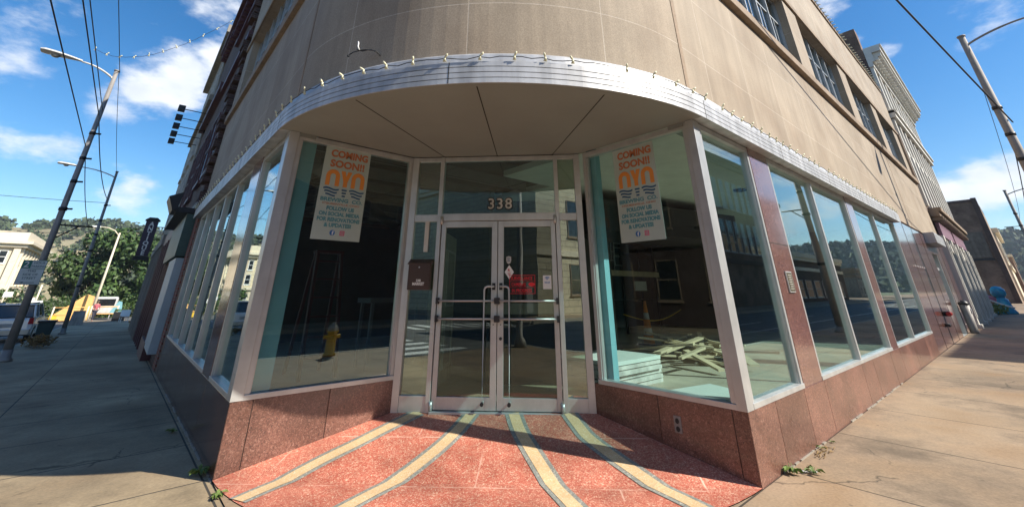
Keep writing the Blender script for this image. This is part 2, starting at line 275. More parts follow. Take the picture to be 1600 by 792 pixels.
# ---------------------------------------------------------------- mesh builder
SPLIT = set('wall_strip sealant_bead sign_frame ceiling_joist partition open_ceiling caption granite_base granite_pier shopfront_post shopfront_column pilasters pilaster trim chimney teal_column expansion_joint window_surround stone_joint soffit_joint panel_seam upright rail step beam shelf ceiling_grid cornice_bracket head_beam cornice fascia_panel interior_wall interior_floor interior_ceiling rear_wall roof shop_window roof_rail post leg cap shop_cornice hinge lock parapet awning_box bar_bracket handle_mount push_bar nozzle moulding wall table_top fixing socket_face plank board carved_ornament ragged_brick_edge wheel'.split())
class MB:
    def __init__(s): s.v = []; s.f = []; s.uv = []; s.sm = []
    def face(s, pts, uv=None, smooth=False):
        i = len(s.v); s.v += [Vector(p) for p in pts]; s.f.append(list(range(i, i + len(pts)))); s.uv.append(uv); s.sm.append(smooth)
    def box(s, x0, x1, y0, y1, z0, z1):
        s.hexa([(x0, y0, z0), (x1, y0, z0), (x1, y1, z0), (x0, y1, z0), (x0, y0, z1), (x1, y0, z1), (x1, y1, z1), (x0, y1, z1)]); return s
    def hexa(s, p):
        i = len(s.v); s.v += [Vector(q) for q in p]
        a, b, c, d = (s.v[i], s.v[i+1], s.v[i+3], s.v[i+4])
        fl = [(0, 3, 2, 1), (4, 5, 6, 7), (0, 1, 5, 4), (1, 2, 6, 5), (2, 3, 7, 6), (3, 0, 4, 7)]
        if (b - a).cross(c - a).dot(d - a) < 0: fl = [tuple(reversed(q)) for q in fl]
        for q in fl: s.f.append([i + k for k in q]); s.uv.append(None); s.sm.append(False)
    def ob(s, F, u0, u1, v0, v1, z0, z1):
        """box in a wall frame F=(origin, along, outward): u along, v outward"""
        o, d, n = F
        P = lambda u, v, z: (o[0] + d[0] * u + n[0] * v, o[1] + d[1] * u + n[1] * v, z)
        s.hexa([P(u0, v0, z0), P(u1, v0, z0), P(u1, v1, z0), P(u0, v1, z0), P(u0, v0, z1), P(u1, v0, z1), P(u1, v1, z1), P(u0, v1, z1)]); return s
    def tube(s, pts, r, n=10, cap=True, smooth=True):
        pts = [Vector(p) for p in pts]; rs = r if isinstance(r, (list, tuple)) else [r] * len(pts)
        rings = []; ref = None
        for k, p in enumerate(pts):
            t = (pts[min(k + 1, len(pts) - 1)] - pts[max(k - 1, 0)]).normalized()
            if ref is None: ref = Vector((0, 0, 1)) if abs(t.z) < .9 else Vector((1, 0, 0))
            a = t.cross(ref).normalized(); b = t.cross(a).normalized(); ref = b.cross(t) if False else ref
            ring = []
            for j in range(n):
                an = 2 * math.pi * j / n; s.v.append(p + a * math.cos(an) * rs[k] + b * math.sin(an) * rs[k]); ring.append(len(s.v) - 1)
            rings.append(ring)
        for k in range(len(rings) - 1):
            for j in range(n):
                s.f.append([rings[k][j], rings[k][(j + 1) % n], rings[k + 1][(j + 1) % n], rings[k + 1][j]]); s.uv.append(None); s.sm.append(smooth)
        if cap:
            s.f.append(rings[0][::-1]); s.uv.append(None); s.sm.append(False); s.f.append(rings[-1][:]); s.uv.append(None); s.sm.append(False)
        return s
    def lathe(s, c, prof, n=16, smooth=True):
        c = Vector(c); rings = []
        for (r, z) in prof:
            ring = []
            for j in range(n):
                an = 2 * math.pi * j / n; s.v.append(c + Vector((r * math.cos(an), r * math.sin(an), z))); ring.append(len(s.v) - 1)
            rings.append(ring)
        for k in range(len(rings) - 1):
            for j in range(n):
                s.f.append([rings[k][j], rings[k][(j + 1) % n], rings[k + 1][(j + 1) % n], rings[k + 1][j]]); s.uv.append(None); s.sm.append(smooth)
        s.f.append(rings[0][::-1]); s.uv.append(None); s.sm.append(False); s.f.append(rings[-1][:]); s.uv.append(None); s.sm.append(False)
        return s
    def prism(s, pts, vec):
        """closed polygon pts extruded by vec"""
        vec = Vector(vec); i = len(s.v); n = len(pts); s.v += [Vector(p) for p in pts] + [Vector(p) + vec for p in pts]
        nn = Vector((0, 0, 0)); P = [Vector(p) for p in pts]
        for k in range(n): nn += P[k].cross(P[(k + 1) % n])
        flip = nn.dot(vec) > 0
        A = list(range(i, i + n)); B = list(range(i + n, i + 2 * n))
        fs = [A[::-1] if flip else A, B if flip else B[::-1]]
        for k in range(n):
            q = [A[k], A[(k + 1) % n], B[(k + 1) % n], B[k]]; fs.append(q if flip else q[::-1])
        for q in fs: s.f.append(q); s.uv.append(None); s.sm.append(False)
        return s
    def sweep(s, path, prof, smooth=False):
        """path: list of (x,y,nx,ny,s); prof: closed list of (offset,z)"""
        rings = []
        for (x, y, nx, ny, l) in path:
            rings.append([(Vector((x + nx * o, y + ny * o, z)), l) for (o, z) in prof])
        m = len(prof); pl = [0]
        for k in range(m): pl.append(pl[-1] + math.dist(prof[k], prof[(k + 1) % m]))
        for a, b in zip(rings, rings[1:]):
            for k in range(m):
                k2 = (k + 1) % m
                z0, z1 = prof[k][1], prof[k2][1]
                if abs(z0 - z1) < 1e-6: v0, v1 = pl[k], pl[k + 1]
                else: v0, v1 = z0, z1
                s.face([a[k][0], b[k][0], b[k2][0], a[k2][0]], [(a[k][1], v0), (b[k][1], v0), (b[k][1], v1), (a[k][1], v1)], smooth)
        s.face([p[0] for p in rings[0]]); s.face([p[0] for p in rings[-1]][::-1])
        return s
    def build(s, name, m, parent=None, origin=None, bevel=0, tagd=None):
        if name in SPLIT and parent is not None and len(s.f) > 6:
            par = list(range(len(s.v)))
            def fd(i):
                while par[i] != i: par[i] = par[par[i]]; i = par[i]
                return i
            for f in s.f:
                for k in f[1:]: par[fd(k)] = fd(f[0])
            comp = {}
            for k, f in enumerate(s.f): comp.setdefault(fd(f[0]), []).append(k)
            if 1 < len(comp) <= 90:
                out = None
                for ks in comp.values():
                    t = MB(); ix = {}
                    for k in ks:
                        for v_ in s.f[k]:
                            if v_ not in ix: ix[v_] = len(t.v); t.v.append(s.v[v_])
                        t.f.append([ix[v_] for v_ in s.f[k]]); t.uv.append(s.uv[k]); t.sm.append(s.sm[k])
                    o_ = t.build_one(name, m, parent, origin, bevel); out = out or o_
                return out
        return s.build_one(name, m, parent, origin, bevel, tagd)
    def build_one(s, name, m, parent=None, origin=None, bevel=0, tagd=None):
        me = bpy.data.meshes.new(name)
        if origin is None:
            if parent is not None: origin = parent.get('_o', (0, 0, 0))
            else:
                xs = [v.x for v in s.v]; ys = [v.y for v in s.v]; zs = [v.z for v in s.v]
                origin = ((min(xs) + max(xs)) / 2, (min(ys) + max(ys)) / 2, min(zs))
        o3 = Vector(origin)
        me.from_pydata([v - o3 for v in s.v], [], s.f)
        uvl = me.uv_layers.new(name='UVMap')
        for p, u, smo in zip(me.polygons, s.uv, s.sm):
            p.use_smooth = smo
            if u:
                for li, c in zip(p.loop_indices, u): uvl.data[li].uv = c
            else:
                n = p.normal
                if abs(n.z) > .75:
                    for li in p.loop_indices: v = s.v[me.loops[li].vertex_index]; uvl.data[li].uv = (v.x, v.y)
                else:
                    h = Vector((-n.y, n.x, 0)).normalized()
                    if abs(h.x) > abs(h.y):
                        if h.x < 0: h = -h
                    elif h.y < 0: h = -h
                    for li in p.loop_indices: v = s.v[me.loops[li].vertex_index]; uvl.data[li].uv = (v.dot(h), v.z)
        me.materials.append(m)
        ob = bpy.data.objects.new(name, me); COL.objects.link(ob)
        if parent is not None: ob.parent = parent; ob['_o'] = tuple(origin)
        else: ob.location = o3; ob['_o'] = tuple(origin)
        if parent is not None: ob['_o'] = tuple(parent.get('_o', (0, 0, 0)))
        if bevel:
            bm = ob.modifiers.new('bevel', 'BEVEL'); bm.width = bevel; bm.segments = 2; bm.limit_method = 'ANGLE'; bm.angle_limit = R(50)
        if tagd: tag(ob, *tagd)
        return ob
def tag(o, label=None, cat=None, group=None, kind=None):
    if label: o['label'] = label
    if cat: o['category'] = cat
    if group: o['group'] = group
    if kind: o['kind'] = kind
    return o
def thing(name, label, cat, loc=(0, 0, 0), group=None):
    o = bpy.data.objects.new(name, None); COL.objects.link(o); o.location = loc; o['_o'] = tuple(loc); o.empty_display_size = .2
    return tag(o, label, cat, group)
def struct(mb, name, m, origin=(0, 0, 0)):
    o = mb.build(name, m, None, origin); o['kind'] = 'structure'; return o
def dup(root, loc, rz=0, label=None):
    def cp(o, par):
        c = o.copy(); COL.objects.link(c); c.parent = par
        for ch in kids.get(o.name, []): cp(ch, c)
        return c
    kids = {}
    for o in bpy.data.objects:
        if o.parent: kids.setdefault(o.parent.name, []).append(o)
    r = cp(root, None); r.location = loc; r.rotation_euler = (0, 0, rz)
    if label: r['label'] = label
    return r
def text_mesh(mb, txt, origin, right, up, size, depth=.002, align='CENTER', bold=0, spacing=1.0, fit=None):
    """adds lettering to mb; origin = centre of baseline"""
    cu = bpy.data.curves.new('t', 'FONT'); cu.body = txt; cu.size = size; cu.align_x = align; cu.extrude = depth / 2; cu.offset = bold; cu.space_character = spacing; cu.resolution_u = 3
    ob = bpy.data.objects.new('t', cu); COL.objects.link(ob)
    dg = bpy.context.evaluated_depsgraph_get(); dg.update()
    me = bpy.data.meshes.new_from_object(ob.evaluated_get(dg))
    o = Vector(origin); r = Vector(right).normalized(); u = Vector(up).normalized(); n = r.cross(u)
    xs = [v.co.x for v in me.vertices] or [0]
    kx = 1
    if fit and max(xs) - min(xs) > 0: kx = fit / (max(xs) - min(xs))
    i = len(mb.v)
    for v in me.vertices: mb.v.append(o + r * v.co.x * kx + u * v.co.y + n * v.co.z)
    for p in me.polygons: mb.f.append([i + k for k in p.vertices]); mb.uv.append(None); mb.sm.append(False)
    bpy.data.objects.remove(ob); bpy.data.curves.remove(cu); bpy.data.meshes.remove(me)

# ---------------------------------------------------------------- ground heights
def H(x, y):
    return .005 * (max(-40, min(x, 250)) - 3.3) - .0185 * max(0, min(y, 75))
S = 3.318
def T(x, y):
    return .153 * (x - S) + .133 * y if x + y > S else H(x, y) + (max(0, x + y) / S) * (.153 * (x - S) + .133 * y - H(x, y)) * .0 + 0
def sheet(name, m, xs, ys, dz, hole=None):
    mb = MB()
    for a, b in zip(xs, xs[1:]):
        for c, d in zip(ys, ys[1:]):
            if hole and hole((a + b) / 2, (c + d) / 2): continue
            mb.face([(a, c, H(a, c) + dz), (b, c, H(b, c) + dz), (b, d, H(b, d) + dz), (a, d, H(a, d) + dz)])
    return struct(mb, name, m)
GR = mat('valley_grass', (.10, .13, .045), .9, var=.4, scale=.05, tint=(.16, .13, .07))
sheet('ground', GR, [-1500, -200, -40, 0, 250, 1500], [-1500, -200, 0, 75, 200, 1500], -.30)
sheet('street', M['asphalt'], [-60, -15.6, -12, -3.7, 0, 20, 250], [-60, -12, -3.7, 0, 58, 75], -.13, hole=lambda x, y: not (-12 < y < -3.7 or -12 < x < -3.7 or 58 < y < 75))
sheet('sidewalk', M['walk_r'], [-3.7, 0, 3.318, 60, 250], [-3.7, 0], 0)
sheet('side_sidewalk', M['walk_l'], [-3.7, 0], [0, 30, 58], 0)
sheet('far_sidewalk', M['walk_r'], [-60, -15.6, -12], [-60, -12], 0)
sheet('far_sidewalk', M['walk_r'], [-3.7, 60, 250], [-20, -12], 0)
sheet('far_sidewalk', M['walk_l'], [-16, -12], [-3.7, 30, 58], 0)
def kerb(x0, x1, y0, y1):
    mb = MB(); n = 6
    pts = [(x0, y0), (x1, y0), (x1, y1), (x0, y1)]
    mb.hexa([(x, y, H(x, y) - .2) for x, y in pts] + [(x, y, H(x, y) + .006) for x, y in pts]); return struct(mb, 'kerb', M['curb'])
kerb(-3.7, 200, -3.85, -3.702); kerb(-3.85, -3.702, -3.7, 58)
kerb(-3.7, 200, -12.0, -11.85); kerb(-12.0, -11.85, -3.7, 58); kerb(-60, -12, -12.0, -11.85); kerb(-12, -11.85, -60, -12)
# crosswalk bars and lane paint
mb = MB()
def pq(a, b, c, d): mb.face([(a, c, H(a, c) - .126), (b, c, H(b, c) - .126), (b, d, H(b, d) - .126), (a, d, H(a, d) - .126)])
for k in range(7): pq(-11.4 + k * 1.15, -10.85 + k * 1.15, -2.6, .2); pq(-2.6, .2, -11.4 + k * 1.15, -10.85 + k * 1.15); pq(-15.6, -12.9, -11.4 + k * 1.15, -10.85 + k * 1.15)
for k in range(12): pq(4 + k * 9, 7 + k * 9, -7.85, -7.73)
pq(-3.9, 1.2, 0, 0) if False else None
pq(.9, 1.3, -7.8, -4.2); pq(-7.86, -7.74, 4, 50)
pq(3, 60, -5.95, -5.85); pq(-5.95, -5.85, 3, 50)
struct(mb, 'road_marking', M['paint_line'])

RC = 3.37
def FZ(x, y):
    """height of the terrazzo floor"""
    if x + y >= S: return .153 * (x - S) + .133 * y
    z0 = H(0, 0); a = max(0, x); b = max(0, y)
    return z0 * (1 - (a + b) / S) + (a / S) * 0 + (b / S) * (-.0663)
# terrazzo entrance floor and its stripes
mb = MB(); e = .006
AR = [(RC - RC * math.cos(math.pi / 2 * k / 24), RC - RC * math.sin(math.pi / 2 * k / 24)) for k in range(25)]
AR = [(x, y) for x, y in AR if x + y < S - .01]
mb.face([(x, y, FZ(x, y) + e) for x, y in [(0, S)] + AR + [(S, 0)]])
mb.face([(S, 0, e), (S, 1.66, T(S, 1.66) + e), (1.66, S, T(1.66, S) + e), (0, S, T(.001, S) + e)])
struct(mb, 'terrazzo_floor', M['terrazzo'])
mb = MB(); mb.face([(x, y, FZ(x, y)) for x, y in [(0, 0), (S, 0)] + AR[::-1] + [(0, S)]]); struct(mb, 'sidewalk', M['walk_r'])
def cat(pts, n=10):
    P = [Vector(p) for p in pts]; P = [P[0] * 2 - P[1]] + P + [P[-1] * 2 - P[-2]]; out = []
    for i in range(1, len(P) - 2):
        for k in range(n):
            t = k / n; a, b, c, d = P[i - 1:i + 3]
            out.append(.5 * (2 * b + (c - a) * t + (2 * a - 5 * b + 4 * c - d) * t * t + (3 * b - a - 3 * c + d) * t ** 3))
    out.append(P[-2]); return out
stripes = [[(1.90, 3.09), (1.46, 3.03), (1.16, 2.98), (.79, 2.93), (.42, 2.84), (0, 2.66)],
           [(2.32, 2.64), (2.0, 2.46), (1.73, 2.34), (1.4, 2.23), (1.05, 2.13), (.7, 2.0), (0, 1.72)],
           [(2.66, 2.31), (2.47, 1.99), (2.32, 1.66), (2.17, 1.31), (2.01, .94), (1.6, 0)],
           [(3.10, 1.87), (2.97, 1.62), (2.88, 1.42), (2.8, 1.06), (2.74, .7), (2.66, .3), (2.58, 0)]]
for st in stripes:
    c = cat([(x, y, 0) for x, y in st]); L = []
    for k, p in enumerate(c):
        t = (c[min(k + 1, len(c) - 1)] - c[max(0, k - 1)]).normalized(); L.append((p, Vector((-t.y, t.x, 0))))
    for nm, m, o0, o1, dz in (('floor_stripe', 'stripe_yellow', -.058, .058, .012), ('floor_stripe_border', 'stripe_grey', -.10, -.058, .010), ('floor_stripe_border', 'stripe_grey', .058, .10, .010)):
        mb = MB()
        for (p, n), (q, n_2) in zip(L, L[1:]):
            if math.hypot(q.x - RC, q.y - RC) > RC + .01: continue
            vs = [p + n * o0, q + n_2 * o0, q + n_2 * o1, p + n * o1]
            vs = [(max(.0, v.x), max(0, v.y)) for v in vs]
            mb.face([(x, y, FZ(x, y) + dz + .0) for x, y in vs][::-1])
        struct(mb, nm, M[m])

# ---------------------------------------------------------------- the corner building
XE, YE, ZT = 25.2, 11.9, 10.6
BLD = thing('corner_building', 'tan limestone corner building with rounded upper wall, metal canopy and recessed glass entrance', 'building', (0, 0, 0))
RC = 3.37
def path(yend, xend, ystart=None, n=36):
    out = []; l = 0
    if yend is not None: out.append((0, yend, -1, 0, -(yend - RC)))
    for k in range(n + 1):
        a = math.pi + (math.pi / 2) * k / n
        out.append((RC + RC * math.cos(a), RC + RC * math.sin(a), math.cos(a), math.sin(a), RC * math.pi / 2 * k / n))
    if xend is not None: out.append((xend, 0, 0, -1, RC * math.pi / 2 + xend - RC))
    return out
FLW = ((0, 0), (0, 1), (-1, 0))      # left street facade: u = y
FRW = ((0, 0), (1, 0), (0, -1))      # right street facade: u = x
# rounded stone drum
M['stone'].node_tree
mb = MB(); mb.sweep(path(None, None), [(0, 3.42), (0, ZT), (-.45, ZT), (-.45, 3.42)], True)
W_R = [(5.65, 9.75), (10.75, 14.7), (15.75, 19.4), (20.4, 23.75)]
W_L = [(5.6, 10.9)]
ZS, ZL = 6.12, 8.3
for F, end, wins in ((FRW, XE, W_R), (FLW, YE, W_L)):
    mb.ob(F, RC, end, -.45, 0, 3.42, ZS); mb.ob(F, RC, end, -.45, 0, ZL, ZT)
    u = RC
    for a, b in wins: mb.ob(F, u, a, -.45, 0, ZS, ZL); u = b
    mb.ob(F, u, end, -.45, 0, ZS, ZL)
sw = mb.build('stone_wall', M['stone'], BLD)
# sills, lintels, vertical expansion joints, coping
mb = MB(); mb.ob(FRW, 4.6, 25.08, -.1, .10, 5.93, 6.12); mb.ob(FLW, 4.4, YE - .1, -.1, .08, 5.88, 6.10)
mb.ob(FRW, 4.6, 25.08, 0.004, .05, ZL, ZL + .16); mb.ob(FLW, 4.4, YE - .1, .004, .05, ZL, ZL + .16)
mb.ob(FRW, 24.9, 25.08, .004, .08, 6.12, ZL); mb.build('window_surround', M['stone_trim'], BLD, bevel=.01)
mb = MB()
for F, u in ((FRW, RC), (FLW, RC)): mb.ob(F, u - .04, u + .04, -.02, .006, 3.5, ZT)
mb.ob(FRW, 18.2, 18.235, -.02, .004, 3.42, 5.93)
mb.build('expansion_joint', M['stone_trim'], BLD)
mb = MB(); mb.sweep(path(YE, XE), [(-.45, ZT), (.04, ZT), (.04, ZT + .12), (-.45, ZT + .12)]); mb.build('coping', M['stone_trim'], BLD)
mb = MB(); mb.box(.3, XE, 3.5, YE, 5.6, 5.75); mb.box(3.5, XE, .3, 3.5, 5.6, 5.75)
mb.box(.3, XE, 3.2, YE, 10.3, 10.5); mb.box(3.2, XE, .3, 3.2, 10.3, 10.5)
mb.build('roof', M['roof'], BLD)
mb = MB(); mb.box(XE - .3, XE, .46, YE - .01, 0, ZT); mb.box(0.01, XE, YE - .3, YE, -.4, ZT - .01); mb.build('rear_wall', M['brick_brown'], BLD)
# upper windows
def up_window(F, a, b, n):
    fr = MB(); t = .05; zc = ZS + (ZL - ZS) * .68
    for z0, z1 in ((ZS, ZS + t), (ZL - t, ZL), (zc - .02, zc + .02)): fr.ob(F, a, b, -.26, -.20, z0, z1)
    for k in range(n + 1):
        u = a + (b - a) * k / n; fr.ob(F, max(a, u - t / 2), min(b, u + t / 2), -.265, -.17, ZS, ZL)
    for k in range(n):   # casement sashes
        u = a + (b - a) * (k + .5) / n; fr.ob(F, u - .015, u + .015, -.25, -.21, ZS, zc)
    wdw = fr.build('window', M['steel_win'], BLD)
    p = MB(); p.ob(F, a + .01, b - .01, -.235, -.225, ZS + .01, ZL - .01); p.build('pane', M['glass_up'], wdw)
    c = MB(); rnd = random.Random(int(a * 100))
    u = a + .05
    while u < b - .1:
        wv = rnd.uniform(.05, .16)
        if rnd.random() < .62: c.ob(F, u, min(b, u + wv), -.34, -.335, ZS + .02, ZL - (.0 if rnd.random() < .6 else rnd.uniform(0, .8)))
        u += wv + rnd.uniform(.005, .05)
    c.build('blind', M['curtain'], wdw)
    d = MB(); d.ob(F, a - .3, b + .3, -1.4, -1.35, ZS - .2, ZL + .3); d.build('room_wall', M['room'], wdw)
M['steel_win'] = mat('grey_steel_window', (.40, .42, .43), .45, .3)
for a, b in W_R: up_window(FRW, a, b, 5)
for a, b in W_L: up_window(FLW, a, b, 7)
mb = MB()
for k in range(22):
    x = 5.2 + k * .9; mb.tube([(x, -.02, ZT + .12), (x, -.1, ZT + .06)], .02, 6)
# ---- canopy
canP = path(YE, 14.95)
prof = []
Zc = 3.236; O = .13
prof = [(-.10, Zc + .014), (O - .012, Zc + .014), (O - .012, Zc), (O, Zc)]
hgt = .232
for k in range(4):
    z0 = Zc + hgt * k / 4; z1 = Zc + hgt * (k + 1) / 4
    prof += [(O, z1 - .009), (O - .014, z1 - .009), (O - .014, z1)]
    if k < 3: prof.append((O, z1))
prof += [(O - .02, Zc + hgt), (O - .035, 3.555), (O - .05, 3.575), (-.03, 3.60), (-.10, 3.60)]
CAN = MB().sweep(canP, prof).build('canopy', M['alu_white'], BLD)
mb = MB()   # panel seams
def onpath(s_, o):
    L0 = RC * math.pi / 2
    if s_ < 0: return Vector((-o, RC - s_)), Vector((-1, 0)), Vector((0, -1))
    if s_ > L0: return Vector((RC + s_ - L0, -o)), Vector((0, -1)), Vector((1, 0))
    a = math.pi + s_ / RC; n = Vector((math.cos(a), math.sin(a))); return Vector((RC, RC)) + n * (RC + o), n, Vector((-n.y, n.x))
for s_ in (-7.2, -4.8, -2.4, -.03, 2.45, 5.32, 7.7, 10.1, 12.5, 14.9):
    p, n, t = onpath(s_, O); mb.ob(((p.x, p.y), t, n), -.004, .004, -.02, .0015, Zc + .002, 3.46)
mb.build('panel_seam', M['dark'], CAN)
# soffit over the entrance
arc = [(RC + (RC + O - .014) * math.cos(math.pi + math.pi / 2 * k / 40), RC + (RC + O - .014) * math.sin(math.pi + math.pi / 2 * k / 40)) for k in range(41)]
poly = [(x, y, Zc + .012) for x, y in arc] + [(S + .02, -.1, Zc + .012), (S + .02, 1.68, Zc + .012), (1.68, S + .02, Zc + .012), (-.1, S + .02, Zc + .012)]
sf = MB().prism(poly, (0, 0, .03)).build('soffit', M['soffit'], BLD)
mb = MB()
for a, b in (((1.866, 2.951), (.255, 1.967)), ((2.451, 2.41), (1.005, .93)), ((3.051, 1.893), (2.063, .256))):
    d = Vector((b[0] - a[0], b[1] - a[1])); L = d.length; d.normalize(); mb.ob((a, d, (-d.y, d.x)), -.12, L, -.005, .005, Zc + .009, Zc + .0135)
mb.build('soffit_joint', M['dark'], sf)
# ---- granite base, piers and panels
GB = .515
g = MB(); TH = .12
JR = [S, 3.95, 4.78, 5.5, 7.3, 8.0, 9.3, 10.15, 11.6, 13.1, 14.6]; JL = [S, 4.8, 6.9, 9.0, YE - .45]
for a, b in zip(JR, JR[1:]): g.ob(FRW, a + .0025, b - .0025, -TH, 0, -.15, GB)
FRECL = ((0, S), (1, 0), (0, -1)); FRECR = ((S, 0), (0, 1), (-1, 0))
for F, ss in ((FRECL, (.004, .2, .93, 1.665)), (FRECR, (.004, .14, .87, 1.665))):
    for a, b in zip(ss, ss[1:]): g.ob(F, a + (.0025 if a > .01 else 0), b - .0025, -TH, -.002, -.2, GB)
GBo = g.build('granite_base', M['granite'], BLD, bevel=.004)
g = MB()
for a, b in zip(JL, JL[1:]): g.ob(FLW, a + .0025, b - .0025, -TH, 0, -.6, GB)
g.build('granite_base', M['granite_shaded'], BLD, bevel=.004)
j = MB()
for F, us in ((FRW, JR[1:-1]), (FLW, JL[1:-1]), (FRECL, [.2, .93]), (FRECR, [.14, .87])):
    for u in us: j.ob(F, u - .0022, u + .0022, -.09, -.008, -.1, GB - .004)
j.build('stone_joint', M['dark'], GBo)
g = MB()
piersR = [(4.83, 5.47), (9.62, 10.12)]; piersL = [(4.72, 5.33)]
for a, b in piersR: g.ob(FRW, a, b, -TH, -.004, GB + .001, 3.28)
for a, b in piersL: g.ob(FLW, a, b, -TH, -.004, GB + .001, 3.28)
g.ob(FRW, 14.62, 20.75, -TH, -.004, -.1, 3.36); g.ob(FRW, 22.45, XE, -TH, -.004, -.1, 3.36); g.ob(FRW, 20.75, 22.45, -TH, -.004, 2.75, 3.36)
gp = g.build('granite_pier', M['granite_polished'], BLD, bevel=.003)
j = MB()
for u in (16.1, 17.75, 19.4, 23.8): j.ob(FRW, u - .006, u + .006, -.02, .0005, -.05, 3.35)
for a, b in piersR: j.ob(FRW, a, b, -.02, -.0025, 2.02, 2.028)
j.ob(FRW, 14.62, 20.75, -.02, -.0025, 1.95, 1.958)
j.build('stone_joint', M['dark'], gp)
# side door with its little canopy
d = MB(); d.ob(FRW, 20.75, 20.85, -.3, -.02, 0, 2.75); d.ob(FRW, 22.35, 22.45, -.3, -.02, 0, 2.75); d.ob(FRW, 20.85, 22.35, -.3, -.1, 2.2, 2.3); d.ob(FRW, 21.58, 21.64, -.28, -.12, .08, 2.2); d.ob(FRW, 20.85, 22.35, -.3, -.02, -.1, .08)
dd = d.build('side_door', M['alu'], BLD); p = MB(); p.ob(FRW, 20.85, 22.35, -.2, -.19, .08, 2.75); p.build('pane', M['glass_door'], dd)
d = MB(); d.ob(FRW, 20.3, 22.9, 0, .28, 3.06, 3.42)
for k in range(4): d.ob(FRW, 20.29, 22.91, .28, .29, 3.08 + k * .085, 3.13 + k * .085)
d.build('side_canopy', M['alu_white'], BLD)

# ---- storefront glazing
def glazing(F, a, b, mull, z0=GB, z1=3.235, fr=.05, sill=.045, head=.06, v=-.11, name='window', gm='glass', dep=.10):
    """aluminium frame with mullions and one pane per light"""
    f = MB()
    f.ob(F, a, b, v, v + dep + .012, z0, z0 + sill); f.ob(F, a, b, v, v + dep, z1 - head, z1)
    edges = [a] + list(mull) + [b]
    for i, u in enumerate(edges):
        w_ = fr if i in (0, len(edges) - 1) else fr * .55
        u0, u1 = (u, u + w_) if i == 0 else (u - w_, u) if i == len(edges) - 1 else (u - w_, u + w_)
        f.ob(F, u0, u1, v, v + dep, z0 + sill, z1 - head)
        # inner bead, a little lower than the face, catches a line of light
        f.ob(F, u0 - .012, u1 + .012, v + .03, v + dep - .02, z0 + sill, z1 - head)
    o = f.build(name, M['alu'], BLD, bevel=.003)
    for u0, u1 in zip(edges, edges[1:]):
        p = MB(); p.ob(F, u0 + .02, u1 - .02, v + .045, v + .053, z0 + sill * .5, z1 - head * .5); p.build('pane', M[gm], o)
    return o
glazing(FRW, 3.46, 4.83, [])
glazing(FRW, 5.47, 9.62, [7.42], fr=.06)
glazing(FRW, 10.12, 14.62, [12.1], fr=.06)
glazing(FLW, 3.50, 4.72, [])
glazing(FLW, 5.33, 11.45, [6.5, 7.72, 8.94, 10.2], fr=.06)
glazing(FRECL, .105, 1.665, [], z0=GB, z1=3.235, fr=.05, gm='glass_recess')
glazing(FRECR, .085, 1.60, [], z0=GB, z1=3.235, fr=.05, gm='glass_recess_dim')
# dark heads above the glass (shadow gap beams)
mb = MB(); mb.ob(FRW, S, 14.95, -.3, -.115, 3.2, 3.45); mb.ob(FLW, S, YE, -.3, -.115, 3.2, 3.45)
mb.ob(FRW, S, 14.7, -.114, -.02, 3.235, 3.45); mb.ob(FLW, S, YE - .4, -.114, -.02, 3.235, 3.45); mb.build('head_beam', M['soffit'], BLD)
# corner posts
mb = MB()
mb.hexa([(-.005, S - .006, GB), (.105, S - .006, GB), (.105, S + .17, GB), (-.005, S + .17, GB), (-.005, S - .006, Zc + .01), (.105, S - .006, Zc + .01), (.105, S + .17, Zc + .01), (-.005, S + .17, Zc + .01)])
mb.build('corner_post', M['alu'], BLD, bevel=.004)
mb = MB(); mb.hexa([(S - .006, -.005, GB), (S + .13, -.005, GB), (S + .13, .085, GB), (S - .006, .085, GB), (S - .006, -.005, Zc + .01), (S + .13, -.005, Zc + .01), (S + .13, .085, Zc + .01), (S - .006, .085, Zc + .01)])
mb.build('corner_post', M['alu'], BLD, bevel=.004)
# ---- door wall
r2 = math.sqrt(.5)
FD = ((1.655, S), (r2, -r2), (-r2, -r2)); DZ = .205; DL = 2.352
f = MB()
for a, b in ((.0, .085), (.40, .455), (1.99, 2.045), (2.27, DL)): f.ob(FD, a, b, -.10, .0, DZ - .06, 3.235)
for a, b in ((.085, .40), (2.045, 2.27)):
    f.ob(FD, a, b, -.09, -.01, DZ - .05, .36); f.ob(FD, a, b, -.09, -.01, 2.34, 2.43); f.ob(FD, a, b, -.09, -.01, 3.18, 3.235)
f.ob(FD, .455, 1.99, -.095, -.005, 2.345, 2.44); f.ob(FD, .455, 1.99, -.09, -.01, 3.18, 3.235); f.ob(FD, .455, 1.99, -.12, .03, DZ - .06, DZ + .012)
DF = f.build('entrance_frame', M['alu'], BLD, bevel=.003)
for a, b, z0, z1 in ((.07, .41, .35, 2.35), (.07, .41, 2.42, 3.19), (2.04, 2.28, .35, 2.35), (2.04, 2.28, 2.42, 3.19), (.45, 2.0, 2.43, 3.19)):
    p = MB(); p.ob(FD, a, b, -.055, -.047, z0, z1); p.build('pane', M['glass_side' if z0 < 1 or b < 1 or a > 1 else 'glass'], DF)
c_ = 1.2225
